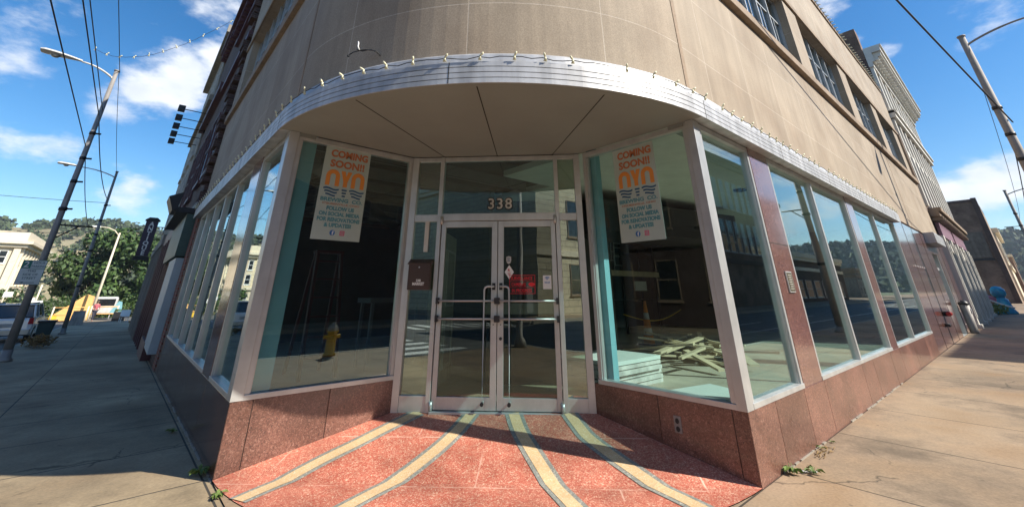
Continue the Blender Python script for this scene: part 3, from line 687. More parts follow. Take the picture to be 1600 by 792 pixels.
for sgn, hinge in ((-1, .463), (1, 1.982)):
    a, b = (hinge, c_ - .004) if sgn < 0 else (c_ + .004, hinge)
    f = MB()
    hw, mw = .06, .075
    s0, s1 = (hw, mw) if sgn < 0 else (mw, hw)
    f.ob(FD, a, a + s0, -.075, -.025, DZ + .02, 2.338); f.ob(FD, b - s1, b, -.075, -.025, DZ + .02, 2.338)
    f.ob(FD, a + s0, b - s1, -.075, -.025, DZ + .02, .352); f.ob(FD, a + s0, b - s1, -.075, -.025, 2.262, 2.338)
    door = f.build('door', M['alu'], BLD, bevel=.003)
    p = MB(); p.ob(FD, a + s0 - .01, b - s1 + .01, -.054, -.046, .345, 2.27); p.build('pane', M['glass_door'], door)
    def P(u, v, z): return (FD[0][0] + r2 * u - r2 * v, FD[0][1] - r2 * u - r2 * v, z)
    for zz in (1.165, 1.365):
        h = MB(); h.tube([P(a + .012, .03, zz), P(b - .012, .03, zz)], .0115, 10); hb = h.build('push_bar', M['alu'], door)
        h = MB()
        for uu in (a + .012, b - .012): h.ob(FD, uu - .016, uu + .016, -.025, .045, zz - .035, zz + .035)
        h.build('bar_bracket', M['steel_dark'], hb)
    um = c_ - .045 * 1 if sgn < 0 else c_ + .045; uo = c_ + sgn * .155
    h = MB(); h.tube([P(um, -.02, 1.53), P(um, .055, 1.53)], .012, 10); h.tube([P(um, .055, 1.53)] + [P(um + (uo - um) * (1 - math.cos(q)) , .055, 1.53) for q in ()] + [P(uo - sgn * .04, .055, 1.53), P(uo - sgn * .012, .055, 1.518), P(uo, .055, 1.49), P(uo, .055, .30)], .0125, 12)
    h.tube([P(uo, -.02, .305), P(uo, .068, .305)], .0125, 10)
    ph = h.build('pull_handle', M['chrome'] if 'chrome' in M else M['alu'], door)
    h = MB(); h.tube([P(uo, .05, .305), P(uo, .085, .305)], .02, 12); h.ob(FD, um - .02, um + .02, -.026, -.012, 1.49, 1.57); h.build('handle_mount', M['steel_dark'], ph)
    h = MB(); h.tube([P(hinge - sgn * .0, .0, 2.30), P(hinge, .0, 2.40)], .022, 8); h.tube([P(hinge, .0, .22), P(hinge, .0, .31)], .022, 8); h.build('hinge', M['alu'], door)
h = MB(); h.tube([P(c_ + .045, -.03, .95), P(c_ + .045, -.015, .95)], .018, 12); h.tube([P(c_ + .045, -.03, 1.1), P(c_ + .045, -.02, 1.1)], .007, 8); h.tube([P(c_ - .045, -.03, 1.1), P(c_ - .045, -.02, 1.1)], .007, 8); h.build('lock', M['steel_dark'], door)
# house number
RV = Vector((r2, -r2, 0)); UP = Vector((0, 0, 1))
nb = MB(); text_mesh(nb, '338', P(1.245, -.044, 2.505), RV, UP, .20, .004, bold=.017, spacing=1.18); no = nb.build('house_number', M['black'], BLD)
nb = MB(); text_mesh(nb, '338', P(1.245, -.038, 2.505), RV, UP, .20, .004, bold=.003, spacing=1.18); nb.build('numeral_face', M['white_dirty'], no)
# white bracket strip behind the left sidelight
mb = MB(); mb.ob(FD, .235, .29, -.045, -.02, 1.95, 2.34); mb.build('sidelight_strip', M['white_dirty'], DF)

# ---- interior
inn = MB()
inn.box(.3, 16, 3.45, YE - .35, .1, .22); inn.box(3.45, 16, .3, 3.45, .1, .22)
inn.prism([(1.72, 3.449, .1), (3.449, 1.72, .1), (3.449, 3.449, .1)], (0, 0, .12)); FL = inn.build('interior_floor', M['floor_in'], BLD)
inn = MB(); inn.box(4.6, 16, 3.45, 6.5, 3.30, 3.4); inn.box(3.45, 16, .3, 3.45, 3.30, 3.4); CE = inn.build('interior_ceiling', M['ceil'], BLD)
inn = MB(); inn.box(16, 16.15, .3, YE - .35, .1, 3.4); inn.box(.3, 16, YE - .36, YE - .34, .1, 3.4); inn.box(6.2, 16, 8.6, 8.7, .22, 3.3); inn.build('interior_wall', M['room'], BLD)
inn = MB(); inn.box(.19, .36, 3.46, 3.50, .22, 3.3); inn.box(3.44, 3.54, 1.47, 1.62, .22, 3.3); inn.build('teal_column', M['teal'], BLD)
inn = MB()
for k in range(9):
    inn.box(1.0 + k * 1.5, 1.02 + k * 1.5, 3.5, 11.5, 3.293, 3.299)
for k in range(6): inn.box(.4, 15.9, 4.0 + k * 1.3, 4.02 + k * 1.3, 3.293, 3.2985)
inn.build('ceiling_grid', M['steel_dark'], CE)
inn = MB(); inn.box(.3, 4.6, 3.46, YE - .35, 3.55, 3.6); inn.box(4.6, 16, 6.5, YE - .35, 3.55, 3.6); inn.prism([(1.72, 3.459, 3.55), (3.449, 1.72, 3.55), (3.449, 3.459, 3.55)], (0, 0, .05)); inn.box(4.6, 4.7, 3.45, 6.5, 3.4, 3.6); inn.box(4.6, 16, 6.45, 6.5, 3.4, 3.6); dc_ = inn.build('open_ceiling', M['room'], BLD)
inn = MB()
for k in range(7): inn.box(.5, 4.5, 4.0 + k * 1.0, 4.1 + k * 1.0, 3.30, 3.48)
inn.tube([(.6, 4.4, 3.2), (4.4, 9.5, 3.2)], .12, 10); inn.tube([(1.0, 9.4, 3.25), (4.2, 4.4, 3.25)], .02, 6)
inn.build('ceiling_joist', M['dull_metal2'], dc_)
inn = MB(); inn.box(3.9, 4.0, 4.4, 7.6, .22, 3.3); inn.ob(FD, .6, 3.2, -3.6, -3.5, .22, 3.3); inn.build('added_partition', M['room'], BLD)  # dark partitions added behind the doors to keep the view inside dark
for x, y in ((5.4, 1.9), (7.6, 1.2)):
    MB().lathe((x, y, 3.27), [(.11, 0), (.13, .03)], 20).build('ceiling_speaker', M['black'], BLD)
def inside(name, label, cat): return name, label, cat
# things standing about inside
d1 = thing('drywall_stack', 'stack of pale boards on the shop floor just inside the right entrance window', 'building boards', (5.0, 2.6, .22))
for k in range(6):
    b_ = MB(); o = random.uniform(-.04, .04); b_.box(4.35 + o, 5.55 + o, 2.15 + o, 3.15 + o, .22 + k * .06, .27 + k * .06); b_.build('board', M['drywall'] if k > 4 else M['white_dirty'], d1, bevel=.003)
b_ = MB(); b_.prism([(4.3, 1.0, .24), (5.5, .85, .24), (5.7, 1.5, .24), (4.4, 1.75, .24)], (0, 0, .02)); b_.build('pale_sheet', M['drywall'], None, tagd=('loose pale blue sheet lying under the right entrance window', 'board'))
lp = thing('lumber_pile', 'heap of sawn pine offcuts scattered on the sunlit shop floor', 'lumber', (7.9, 2.9, .22))
for k in range(48):
    a = random.uniform(0, 3.14); L = random.uniform(.35, 1.5); x = random.gauss(8.3, .75); y = random.gauss(3.0, .45) + (x - 8.3) * .25; z = .24 + random.uniform(0, .3)
    b_ = MB(); dx, dy = math.cos(a), math.sin(a); ti = random.uniform(-.25, .25); hw = random.uniform(.03, .09)
    px = [(x - dx * L / 2, y - dy * L / 2, max(.225, z - ti * L / 2)), (x + dx * L / 2, y + dy * L / 2, max(.225, z + ti * L / 2))]
    nx, ny = -dy * hw, dx * hw
    b_.hexa([(px[0][0] - nx, px[0][1] - ny, px[0][2]), (px[1][0] - nx, px[1][1] - ny, px[1][2]), (px[1][0] + nx, px[1][1] + ny, px[1][2]), (px[0][0] + nx, px[0][1] + ny, px[0][2]),
             (px[0][0] - nx, px[0][1] - ny, px[0][2] + .035), (px[1][0] - nx, px[1][1] - ny, px[1][2] + .035), (px[1][0] + nx, px[1][1] + ny, px[1][2] + .035), (px[0][0] + nx, px[0][1] + ny, px[0][2] + .035)])
    b_.build('plank', M['lumber'], lp)
cx_, cy_ = 9.6, 4.9
co = thing('traffic_cone', 'slim orange cone with white bands standing inside the shop', 'cone', (cx_, cy_, .22))
prf = [(.15, 0), (.12, .2), (.118, .205), (.10, .36), (.098, .365), (.08, .56), (.078, .565), (.06, .72), (.058, .725), (.03, 1.0)]
for k, nm in enumerate(('cone_body', 'cone_band', 'cone_body', 'cone_band', 'cone_tip')): MB().lathe((cx_, cy_, .24), prf[2 * k:2 * k + 2], 16).build(nm, M['white'] if nm == 'cone_band' else M['orange_paint'], co)
b_ = MB(); b_.box(cx_ - .22, cx_ + .22, cy_ - .22, cy_ + .22, .22, .245); b_.build('cone_base', M['black'], co)
dk = MB(); dk.hexa([(5.4, 2.9, 2.5), (9.4, 2.1, 2.5), (9.9, 3.4, 2.5), (5.7, 4.2, 2.5), (5.4, 2.9, 3.1), (9.4, 2.1, 3.1), (9.9, 3.4, 3.1), (5.7, 4.2, 3.1)])
dk.build('air_duct', M['black'], None, tagd=('black air duct hanging below the shop ceiling seen through the right entrance window', 'duct'))
sh = thing('shelving_rack', 'open rack with a timber beam across it deep inside the shop', 'shelving', (11, 7, .22))
b_ = MB()
for x in (7.6, 9.6, 11.6, 13.6):
    for y in (6.9, 7.5): b_.box(x, x + .06, y, y + .06, .22, 3.0)
b_.build('upright', M['steel_dark'], sh)
b_ = MB(); b_.box(7.5, 13.8, 6.84, 6.89, 1.95, 2.12); b_.build('beam', M['lumber'], sh)
b_ = MB(); b_.box(7.5, 13.8, 6.9, 7.56, 1.2, 1.22); b_.box(7.5, 13.8, 6.9, 7.56, 2.7, 2.72); b_.build('shelf', M['steel_dark'], sh)
b_ = MB()
for k in range(26):
    x = 9.7 + random.random() * 1.8; z = 2.2 + random.random() * .9; b_.box(x, x + random.uniform(.1, .5), 6.86, 6.87, z, z + .012); b_.box(x, x + .012, 6.86, 6.87, z - .3, z + .3)
b_.build('wire_mesh', M['white_dirty'], sh)
b_ = MB(); b_.box(12.2, 12.9, 6.85, 6.88, 1.5, 1.8); b_.build('wall_vent', M['white'], sh)
q_ = MB(); q_.tube([(8.6 + k * .35, 4.9 + .05 * k, .95 - .22 * math.sin(k / 11 * math.pi)) for k in range(12)], .012, 5); q_.build('barrier_cord', M['yellow_paint'], None, tagd=('thin yellow cord sagging across the shop interior at knee height', 'cord'))
bxn = thing('cardboard_box', 'small cardboard box with white label on the shop floor left of the cone', 'box', (8.2, 5.3, .22))
b_ = MB(); b_.box(7.9, 8.5, 5.1, 5.5, .22, .72); b_.build('carton', M['cardboard'], bxn, bevel=.01); b_ = MB(); b_.box(8.0, 8.3, 5.09, 5.1, .4, .62); b_.build('paper_label', M['white'], bxn)
# step ladder and table in the left room
M['ladder_red'] = mat('worn_dark_red', (.10, .02, .015), .6); M['dull_metal'] = mat('dull_grey_paint', (.14, .14, .13), .6)
ld = thing('step_ladder', 'dark red step ladder standing in the gloom behind the left entrance window', 'ladder', (1.6, 6.0, .22))
b_ = MB()
for x in (1.3, 1.85):
    b_.hexa([(x, 5.7, .22), (x + .05, 5.7, .22), (x + .05, 5.78, .22), (x, 5.78, .22), (x * .75 + .4, 6.05, 2.1), (x * .75 + .45, 6.05, 2.1), (x * .75 + .45, 6.13, 2.1), (x * .75 + .4, 6.13, 2.1)])
    b_.hexa([(x, 6.5, .22), (x + .05, 6.5, .22), (x + .05, 6.55, .22), (x, 6.55, .22), (x * .75 + .4, 6.15, 2.1), (x * .75 + .45, 6.15, 2.1), (x * .75 + .45, 6.2, 2.1), (x * .75 + .4, 6.2, 2.1)])
b_.build('rail', M['ladder_red'], ld)
b_ = MB()
for k in range(6):
    z = .5 + k * .29; t_ = (z - .22) / 1.88; y = 5.7 + .35 * t_; b_.box(1.33 + .1 * t_, 1.88 - .1 * t_, y, y + .09, z, z + .025)
b_.box(1.36, 1.84, 6.03, 6.22, 2.1, 2.14)
b_.build('step', M['ladder_red'], ld)
tb = thing('work_table', 'pale metal table frame inside behind the left entrance window', 'table', (2.9, 6.2, .22))
b_ = MB(); b_.box(2.4, 3.7, 5.9, 6.5, 1.28, 1.36); b_.build('table_top', M['dull_metal'], tb)
for x in (2.45, 3.6):
    for y in (5.95, 6.4): b_ = MB(); b_.box(x, x + .05, y, y + .05, .22, 1.28); b_.build('leg', M['dull_metal'], tb)
b_ = MB(); b_.box(2.45, 3.65, 5.96, 5.99, .5, .56); b_.build('rail', M['dull_metal'], tb)
# vestibule seen through the doors: panelled white wall at left, desk
v = thing('white_panel_screen', 'tall white panelled screen inside left of the entrance doors', 'screen', (2.5, 4.1, .22))
b_ = MB(); b_.hexa([(2.25, 3.65, .22), (2.3, 3.6, .22), (3.35, 4.65, .22), (3.3, 4.7, .22), (2.25, 3.65, 2.35), (2.3, 3.6, 2.35), (3.35, 4.65, 2.35), (3.3, 4.7, 2.35)]); b_.build('panel', M['white_dirty'], v)
fv = ((2.3, 3.6), (r2, r2), (r2, -r2)); b_ = MB()
for u in (.08, .78):
    for z0, z1 in ((.4, 1.1), (1.25, 2.1)):
        for q in ((u, u + .6, z0, z0 + .03), (u, u + .6, z1 - .03, z1), (u, u + .03, z0 + .03, z1 - .03), (u + .57, u + .6, z0 + .03, z1 - .03)): b_.ob(fv, q[0], q[1], 0, .015, q[2], q[3])
b_.build('moulding', M['white'], v)
dk = thing('counter', 'dark counter with pale top standing inside the shop behind the doors', 'counter', (4.6, 4.0, .22))
b_ = MB(); b_.ob(FD, .9, 2.0, -2.0, -1.5, .22, 1.15); b_.build('counter_body', M['black'], dk); b_ = MB(); b_.ob(FD, .88, 2.02, -2.02, -1.46, 1.15, 1.30); b_.build('counter_top', M['white_dirty'], dk)

# ---------------------------------------------------------------- banners
M['banner'] = mat('vinyl_banner', (.42, .50, .46), .5, var=.05)
M['b_orange'] = mat('print_orange', (.75, .27, .05), .5, var=.03); M['b_rust'] = mat('print_rust', (.50, .17, .07), .5, var=.03)
M['b_blue'] = mat('print_blue', (.03, .10, .20), .5, var=.03); M['b_teal'] = mat('print_teal', (.10, .28, .32), .5, var=.03); M['b_pink'] = mat('print_pink', (.65, .10, .22), .5)
def banner(loc, rt, label, w_=.585, h_=1.15):
    """loc = upper left corner, rt = reading direction"""
    rt = Vector(rt); up = Vector((0, 0, 1)); n = rt.cross(up)
    o = thing('window_banner', label, 'banner', loc, 'coming soon banners in the entrance windows')
    L = Vector(loc)
    def Q(x, y, d=0): return L + rt * x - up * y + n * d
    def rect(mb, x0, x1, y0, y1, d0=0, d1=.002): mb.hexa([Q(x0, y0, d0), Q(x1, y0, d0), Q(x1, y1, d0), Q(x0, y1, d0), Q(x0, y0, d1), Q(x1, y0, d1), Q(x1, y1, d1), Q(x0, y1, d1)])
    mb = MB(); rect(mb, 0, w_, 0, h_, -.003, 0); mb.build('sheet', M['banner'], o)
    cx = w_ / 2
    mb = MB(); text_mesh(mb, 'COMING', Q(cx + .02, .135, .003), rt, up, .125, .002, bold=.005, fit=.48); text_mesh(mb, 'SOON!!', Q(cx + .01, .265, .003), rt, up, .125, .002, bold=.005, fit=.44); mb.build('heading', M['b_rust'], o)
    def arch(mb, x0, x1, yt, yb, t):
        r = (x1 - x0) / 2; xc = (x0 + x1) / 2; n_ = 14
        for k in range(n_):
            a0 = math.pi * k / n_; a1 = math.pi * (k + 1) / n_
            q = [(xc - r * math.cos(a0), yt + r - r * math.sin(a0)), (xc - r * math.cos(a1), yt + r - r * math.sin(a1)), (xc - (r - t) * math.cos(a1), yt + r - (r - t) * math.sin(a1)), (xc - (r - t) * math.cos(a0), yt + r - (r - t) * math.sin(a0))]
            mb.prism([Q(x, y, .001) for x, y in q], n * .002)
        rect(mb, x0, x0 + t, yt + r, yb, .001, .003); rect(mb, x1 - t, x1, yt + r, yb, .001, .003)
    mb = MB(); arch(mb, .055, .225, .30, .505, .052); arch(mb, .375, .545, .30, .505, .052)
    mb.prism([Q(x, y, .001) for x, y in ((.232, .305), (.285, .305), (.302, .37), (.319, .305), (.372, .305), (.327, .44), (.327, .505), (.275, .505), (.275, .44))], n * .002)
    mb.build('logo_letters', M['b_orange'], o)
    mb = MB()
    for (x0, x1) in ((.045, .235), (.27, .335), (.365, .555)):
        for row in range(3):
            yy = .535 + row * .037; sh_ = row * .018 if x1 - x0 > .1 else row * .006
            a0, a1 = x0 + sh_, x1 - sh_; n_ = 10
            for k in range(n_):
                xa = a0 + (a1 - a0) * k / n_; xb = a0 + (a1 - a0) * (k + 1) / n_
                f_ = lambda x: yy - .009 * math.sin((x - x0) / (x1 - x0) * 2 * math.pi) if x1 - x0 > .1 else yy
                mb.prism([Q(xa, f_(xa), .001), Q(xb, f_(xb), .001), Q(xb, f_(xb) + .019, .001), Q(xa, f_(xa) + .019, .001)], n * .002)
    mb.build('logo_waves', M['b_blue'], o)
    mb = MB(); text_mesh(mb, 'BREWING  CO.', Q(cx, .695, .003), rt, up, .062, .002, bold=.002, fit=.52); mb.build('brand_line', M['b_teal'], o)
    for k, (s_, ft) in enumerate((('FOLLOW US', .34), ('ON SOCIAL MEDIA', .50), ('FOR RENOVATIONS', .52), ('& UPDATES!', .33))): mb = MB(); text_mesh(mb, s_, Q(cx, .80 + k * .066, .003), rt, up, .062, .002, bold=.003, fit=ft); mb.build('caption_line', M['b_teal'], o)
    mb = MB(); text_mesh(mb, 'STEUBENVILLE, OHIO', Q(cx, .735, .003), rt, up, .032, .002, fit=.46); mb.build('subtitle', M['b_rust'], o)
    mb = MB(); mb.prism([Q(.24 + .032 * math.cos(a), 1.065 + .032 * math.sin(a), .001) for a in [2 * math.pi * k / 18 for k in range(18)]], n * .0015); ic = mb.build('round_icon', M['b_icon'], o)
    mb = MB(); text_mesh(mb, 'f', Q(.243, 1.088, .0035), rt, up, .062, .001, bold=.002); mb.build('icon_letter', M['white'], ic)
    mb = MB(); x0, y0 = .33, 1.036; t = .009
    for q in ((x0, x0 + .056, y0, y0 + t), (x0, x0 + .056, y0 + .047, y0 + .056), (x0, x0 + t, y0 + t, y0 + .047), (x0 + .047, x0 + .056, y0 + t, y0 + .047)): rect(mb, *q, .001, .003)
    for k in range(14):
        a0, a1 = 2 * math.pi * k / 14, 2 * math.pi * (k + 1) / 14
        mb.prism([Q(x0 + .028 + r_ * math.cos(a), y0 + .028 + r_ * math.sin(a), .001) for r_, a in ((.014, a0), (.014, a1), (.008, a1), (.008, a0))], n * .002)
    mb.build('camera_icon', M['b_pink'], o)
    return o
M['b_icon'] = mat('print_icon_blue', (.04, .16, .42), .5)
banner((.455, S + .053, 3.185), (1, 0, 0), 'coming soon banner with orange arch logo hung in the window left of the doors')
banner((S + .053, 1.135, 3.155), (0, -1, 0), 'coming soon banner with orange arch logo hung in the window right of the doors')

# ---------------------------------------------------------------- small things at the entrance
def Pd(u, v, z): return (FD[0][0] + r2 * u - r2 * v, FD[0][1] - r2 * u - r2 * v, z)
mbx = thing('mailbox', 'small dark brown wall mailbox hung beside the entrance doors', 'mailbox', Pd(.2, .05, 1.45))
b_ = MB(); b_.ob(FD, .095, .375, -.008, .10, 1.49, 1.80); b_.build('box_body', M['mailbox'], mbx, bevel=.006)
b_ = MB(); b_.hexa([Pd(.08, -.008, 1.80), Pd(.39, -.008, 1.80), Pd(.39, .112, 1.79), Pd(.08, .112, 1.79), Pd(.08, -.008, 1.86), Pd(.39, -.008, 1.86), Pd(.39, .112, 1.805), Pd(.08, .112, 1.805)]); b_.build('lid', M['mailbox'], mbx, bevel=.003)
b_ = MB(); text_mesh(b_, '338', Pd(.235, .102, 1.585), RV, UP, .04, .002, bold=.0012); text_mesh(b_, 'MARKET', Pd(.235, .102, 1.545), RV, UP, .045, .002, bold=.002, fit=.15); b_.build('lettering', M['white'], mbx)
b_ = MB(); b_.tube([Pd(.235, .1, 1.755), Pd(.235, .108, 1.755)], .009, 10); b_.build('lock', M['alu'], mbx)
ws = thing('wifi_notice', 'white paper notice with blue wireless symbol on the right door glass', 'notice', Pd(1.87, -.044, 1.5))
b_ = MB(); b_.ob(FD, 1.80, 1.905, -.045, -.043, 1.50, 1.66); b_.build('paper', M['white'], ws)
b_ = MB()
def arcs(b_, uc, zc, rad, t, v):
    for k in range(8):
        a0, a1 = R(45 + 90 * k / 8), R(45 + 90 * (k + 1) / 8)
        pts = [Pd(uc + r_ * math.cos(a), v, zc + r_ * math.sin(a)) for r_, a in ((rad, a0), (rad, a1), (rad - t, a1), (rad - t, a0))]
        b_.prism(pts, (-r2 * .001, -r2 * .001, 0))
for r_ in (.016, .029, .042): arcs(b_, 1.852, 1.603, r_, .008, -.0425)
text_mesh(b_, 'WI-FI', Pd(1.852, -.0422, 1.565), RV, UP, .03, .001, bold=.001); b_.build('symbol', M['b_icon'], ws)
st = thing('diamond_sticker', 'white diamond sticker with red print on the right door glass', 'sticker', Pd(1.36, -.044, 1.6))
b_ = MB(); c0, z0 = 1.372, 1.70; b_.prism([Pd(c0, -.044, z0 + .085), Pd(c0 + .06, -.044, z0), Pd(c0, -.044, z0 - .085), Pd(c0 - .06, -.044, z0)], (-r2 * .001, -r2 * .001, 0)); b_.build('backing', M['white'], st)
b_ = MB(); text_mesh(b_, 'R', Pd(c0 - .005, -.0425, z0 + .005), RV, UP, .05, .001, bold=.001); b_.ob(FD, c0 - .02, c0 + .02, -.0428, -.042, z0 - .02, z0 - .012); b_.ob(FD, c0 - .012, c0 + .012, -.0428, -.042, z0 - .035, z0 - .028); b_.build('print', M['red_paint'], st)
st = thing('badge_sticker', 'small pale shield shaped sticker above the diamond sticker on the door', 'sticker', Pd(1.36, -.044, 1.8))
b_ = MB(); c0, z0 = 1.365, 1.845; b_.prism([Pd(c0 + x, -.044, z0 + z) for x, z in ((-.03, .04), (0, .048), (.03, .04), (.033, 0), (.022, -.035), (0, -.048), (-.022, -.035), (-.033, 0))], (-r2 * .001, -r2 * .001, 0)); b_.build('shield', M['white_dirty'], st)
b_ = MB()
for zz, hw in ((.02, .02), (.005, .015), (-.012, .018)): b_.ob(FD, c0 - hw, c0 + hw, -.0428, -.042, z0 + zz - .003, z0 + zz + .004)
b_.build('print', M['b_blue'], st)
sv = thing('surveillance_sign', 'red lettered surveillance cameras sign in a red outline inside the right door glass', 'sign', Pd(1.5, -.06, 1.45))
b_ = MB(); u0, u1, z0, z1 = 1.375, 1.70, 1.445, 1.665
for q in ((u0, u1, z0, z0 + .006), (u0, u1, z1 - .006, z1), (u0, u0 + .006, z0 + .006, z1 - .006), (u1 - .006, u1, z0 + .006, z1 - .006), (u0 + .006, u1 - .006, z0 + .075, z0 + .078), (u0 + .006, u1 - .006, z0 + .145, z0 + .148)): b_.ob(FD, q[0], q[1], -.044, -.041, q[2], q[3])
M['led_red'] = mat('red_print', (.75, .01, .02), .4)
b_.build('outline', M['led_red'], sv)
b_ = MB()
for k, s_ in enumerate(('SURVEILLANCE', 'CAMERAS IN USE'[:7] + '  ', 'IN PROGRESS')): text_mesh(b_, s_.strip(), Pd(1.53 - (.04 if k == 1 else 0), -.0425, z1 - .058 - k * .071), RV, UP, .055, .002, bold=.001, fit=(.27, .18, .25)[k])
b_.prism([Pd(1.655 + .04 * math.cos(a), -.0425, 1.555 + .024 * math.sin(a)) for a in [2 * math.pi * k / 16 for k in range(16)]], (-r2 * .001, -r2 * .001, 0))  # red dot painted in for a reflection, not part of the lettering
b_.build('lettering', M['led_red'], sv)
ol = thing('electrical_outlet', 'grey outdoor power outlet on the dark granite right of the doors', 'outlet', (S, .665, .25))
b_ = MB(); b_.ob(FRECR, .64, .715, -.002, .006, .24, .375); b_.build('cover_plate', M['wood_pole'], ol, bevel=.002)
b_ = MB()
for zz in (.272, .335): b_.prism([(S - .0065, .678 + .019 * math.cos(a), zz + .022 * math.sin(a)) for a in [2 * math.pi * k / 14 for k in range(14)]], (-.004, 0, 0))
b_.build('socket', M['steel_dark'], ol)
pq_ = thing('wall_plaque', 'small bronze plaque fixed on the first red granite pier', 'plaque', (5.17, 0, 1.45))
b_ = MB(); b_.ob(FRW, 5.07, 5.27, -.002, .014, 1.46, 1.70); b_.build('plate', M['alu'], pq_, bevel=.003)
b_ = MB(); b_.ob(FRW, 5.085, 5.255, .012, .016, 1.475, 1.685); b_.build('face', M['brass'], pq_)
b_ = MB()
for k in range(7): b_.ob(FRW, 5.11 + (k % 3) * .008, 5.23 - (k % 2) * .012, .0155, .0172, 1.655 - k * .026, 1.662 - k * .026)
b_.build('raised_lines', M['white_dirty'], pq_)
# standpipe inlets on the granite panel
for k, (x, z, s_) in enumerate(((17.9, .86, 1.0), (17.3, .58, .7))):
    b_ = thing('standpipe_inlet', ('large dark twin hose connection on the polished granite wall', 'small dark pipe cap low on the polished granite wall')[k], 'hose connection', (x, 0, z - .1), 'hose connections on the granite')
    q = MB(); q.tube([(x, 0, z), (x, -.14 * s_, z)], .07 * s_, 14); q.build('body', M['steel_dark'], b_)
    q = MB(); q.tube([(x - .12 * s_, -.12 * s_, z), (x + .12 * s_, -.12 * s_, z)], .05 * s_, 12); q.tube([(x - .15 * s_, -.12 * s_, z), (x - .12 * s_, -.12 * s_, z)], .06 * s_, 12); q.tube([(x + .12 * s_, -.12 * s_, z), (x + .15 * s_, -.12 * s_, z)], .06 * s_, 12); q.build('cap', M['red_paint'] if k == 0 else M['steel_dark'], b_)
# row of small wall lights
wl = thing('screw_cap_row', 'short row of small bright caps across the polished granite wall', 'fixings', (16.5, 0, 2.0))
q = MB()
for k in range(5): q.tube([(15.7 + k * .42, 0, 2.13 - .0 * k), (15.7 + k * .42, -.02, 2.13)], .022, 8)
q.build('cap', M['white'], wl)
# stray wires on the rounded wall
q = MB(); p, n, t = onpath(1.45, 0)
def pw(s_, o, z): p, n, t = onpath(s_, o); return (p.x, p.y, z)
q.tube([pw(1.62, .0, 3.74), pw(1.6, .05, 3.78), pw(1.5, .10, 3.79), pw(1.42, .10, 3.80), pw(1.36, .12, 3.785), pw(1.31, .13, 3.76)], .006, 6)
q.tube([pw(1.62, .01, 3.75), pw(1.55, .07, 3.80), pw(1.45, .09, 3.79), pw(1.40, .12, 3.81)], .005, 6)
q.tube([pw(1.31, .13, 3.76), pw(1.305, .13, 3.74)], .012, 6)
wr = q.build('stray_wire', M['cable'], None, tagd=('tangle of black wire ends poking out of the rounded stone wall', 'wire'))
q = MB(); q.tube([pw(1.42, .10, 3.80), pw(1.40, .11, 3.85), pw(1.39, .10, 3.90), pw(1.37, .09, 3.93)], .007, 6); q.build('white_wire_end', M['white'], wr, origin=wr['_o'])

# ---------------------------------------------------------------- string lights
def strand(label, pts_fn, s0, s1, step, grp, cord_side=.0, size=1.0, down=False):
    p0 = pts_fn(s0)[0]
    o = thing('string_light', label, 'string lights', p0, grp)
    n_ = int((s1 - s0) / step); q = MB(); cab = []
    for k in range(n_ + 1):
        s_ = s0 + k * step; p, n3, t3 = pts_fn(s_)
        cab.append(p + n3 * .012 + Vector((0, 0, .004)))
        if k < n_:
            for f_ in (.35, .65):
                pm, nm, tm = pts_fn(s_ + step * f_); cab.append(pm + nm * .012 + Vector((0, 0, -.008 + .014 * math.sin(k * 2.3 + f_ * 5))))
    q.tube(cab, .0045 * size, 5, smooth=False); q.build('cable', M['cable'], o)
    for k in range(n_ + 1):
        p, n3, t3 = pts_fn(s0 + k * step + .035 * math.sin(k * 5.3)); q = MB(); jt = math.sin(k * 7.1) * .8
        if (k * 7) % 19 == 3: continue
        up = Vector((0, 0, 1)); ax = (up * .8 + n3 * .5 + t3 * jt).normalized()
        if down: ax = (n3 - up * .35).normalized()
        c0 = p + n3 * .015
        q.tube([c0 - up * .022 * size, c0 + up * .012 * size], [.014 * size, .010 * size], 7)
        q.tube([c0 + up * .01 * size, c0 + ax * .035 * size, c0 + ax * .055 * size], [.008 * size, .012 * size, .007 * size], 7)
        q.hexa([c0 + a * .014 * size + b for a in (-1 * t3,) for b in (Vector((0, 0, -.03)) * size, )] * 0 or [c0 + t3 * a * size + n3 * b * size + up * c * size for c in (-.03, -.022) for a, b in ((-.016, -.012), (.016, -.012), (.016, .004), (-.016, .004))])
        q.build('socket', M['bulb'], o)
    return o
L0 = RC * math.pi / 2
def canopy_pt(s_):
    p, n, t = onpath(s_, O); return Vector((p.x, p.y, 3.50)), Vector((n.x, n.y, 0)), Vector((t.x, t.y, 0))
strand('string of cream sockets clipped round the curved canopy edge above the doors', canopy_pt, -.20, L0 + .25, .292, 'string lights', size=1.0)
strand('string of cream sockets along the straight canopy edge on the shaded side street', canopy_pt, -8.4, -.4, .292, 'string lights', size=1.0)
strand('string of cream sockets along the straight canopy edge over the sunny side windows', canopy_pt, L0 + .5, L0 + 11.5, .292, 'string lights', size=1.0)
def roof_pt(s_): return Vector((s_, -.05, ZT + .10)), Vector((0, -1, 0)), Vector((1, 0, 0))
strand('string of sockets hanging off the roof edge over the sunny side', roof_pt, 8.6, 25.0, .30, 'string lights', down=True, size=1.5)
def roof_ptl(s_): return Vector((-.05, s_, ZT + .10)), Vector((-1, 0, 0)), Vector((0, 1, 0))
strand('string of sockets hanging off the roof edge over the shaded street', roof_ptl, 8.6, 11.8, .6, 'string lights', down=True, size=1.6)

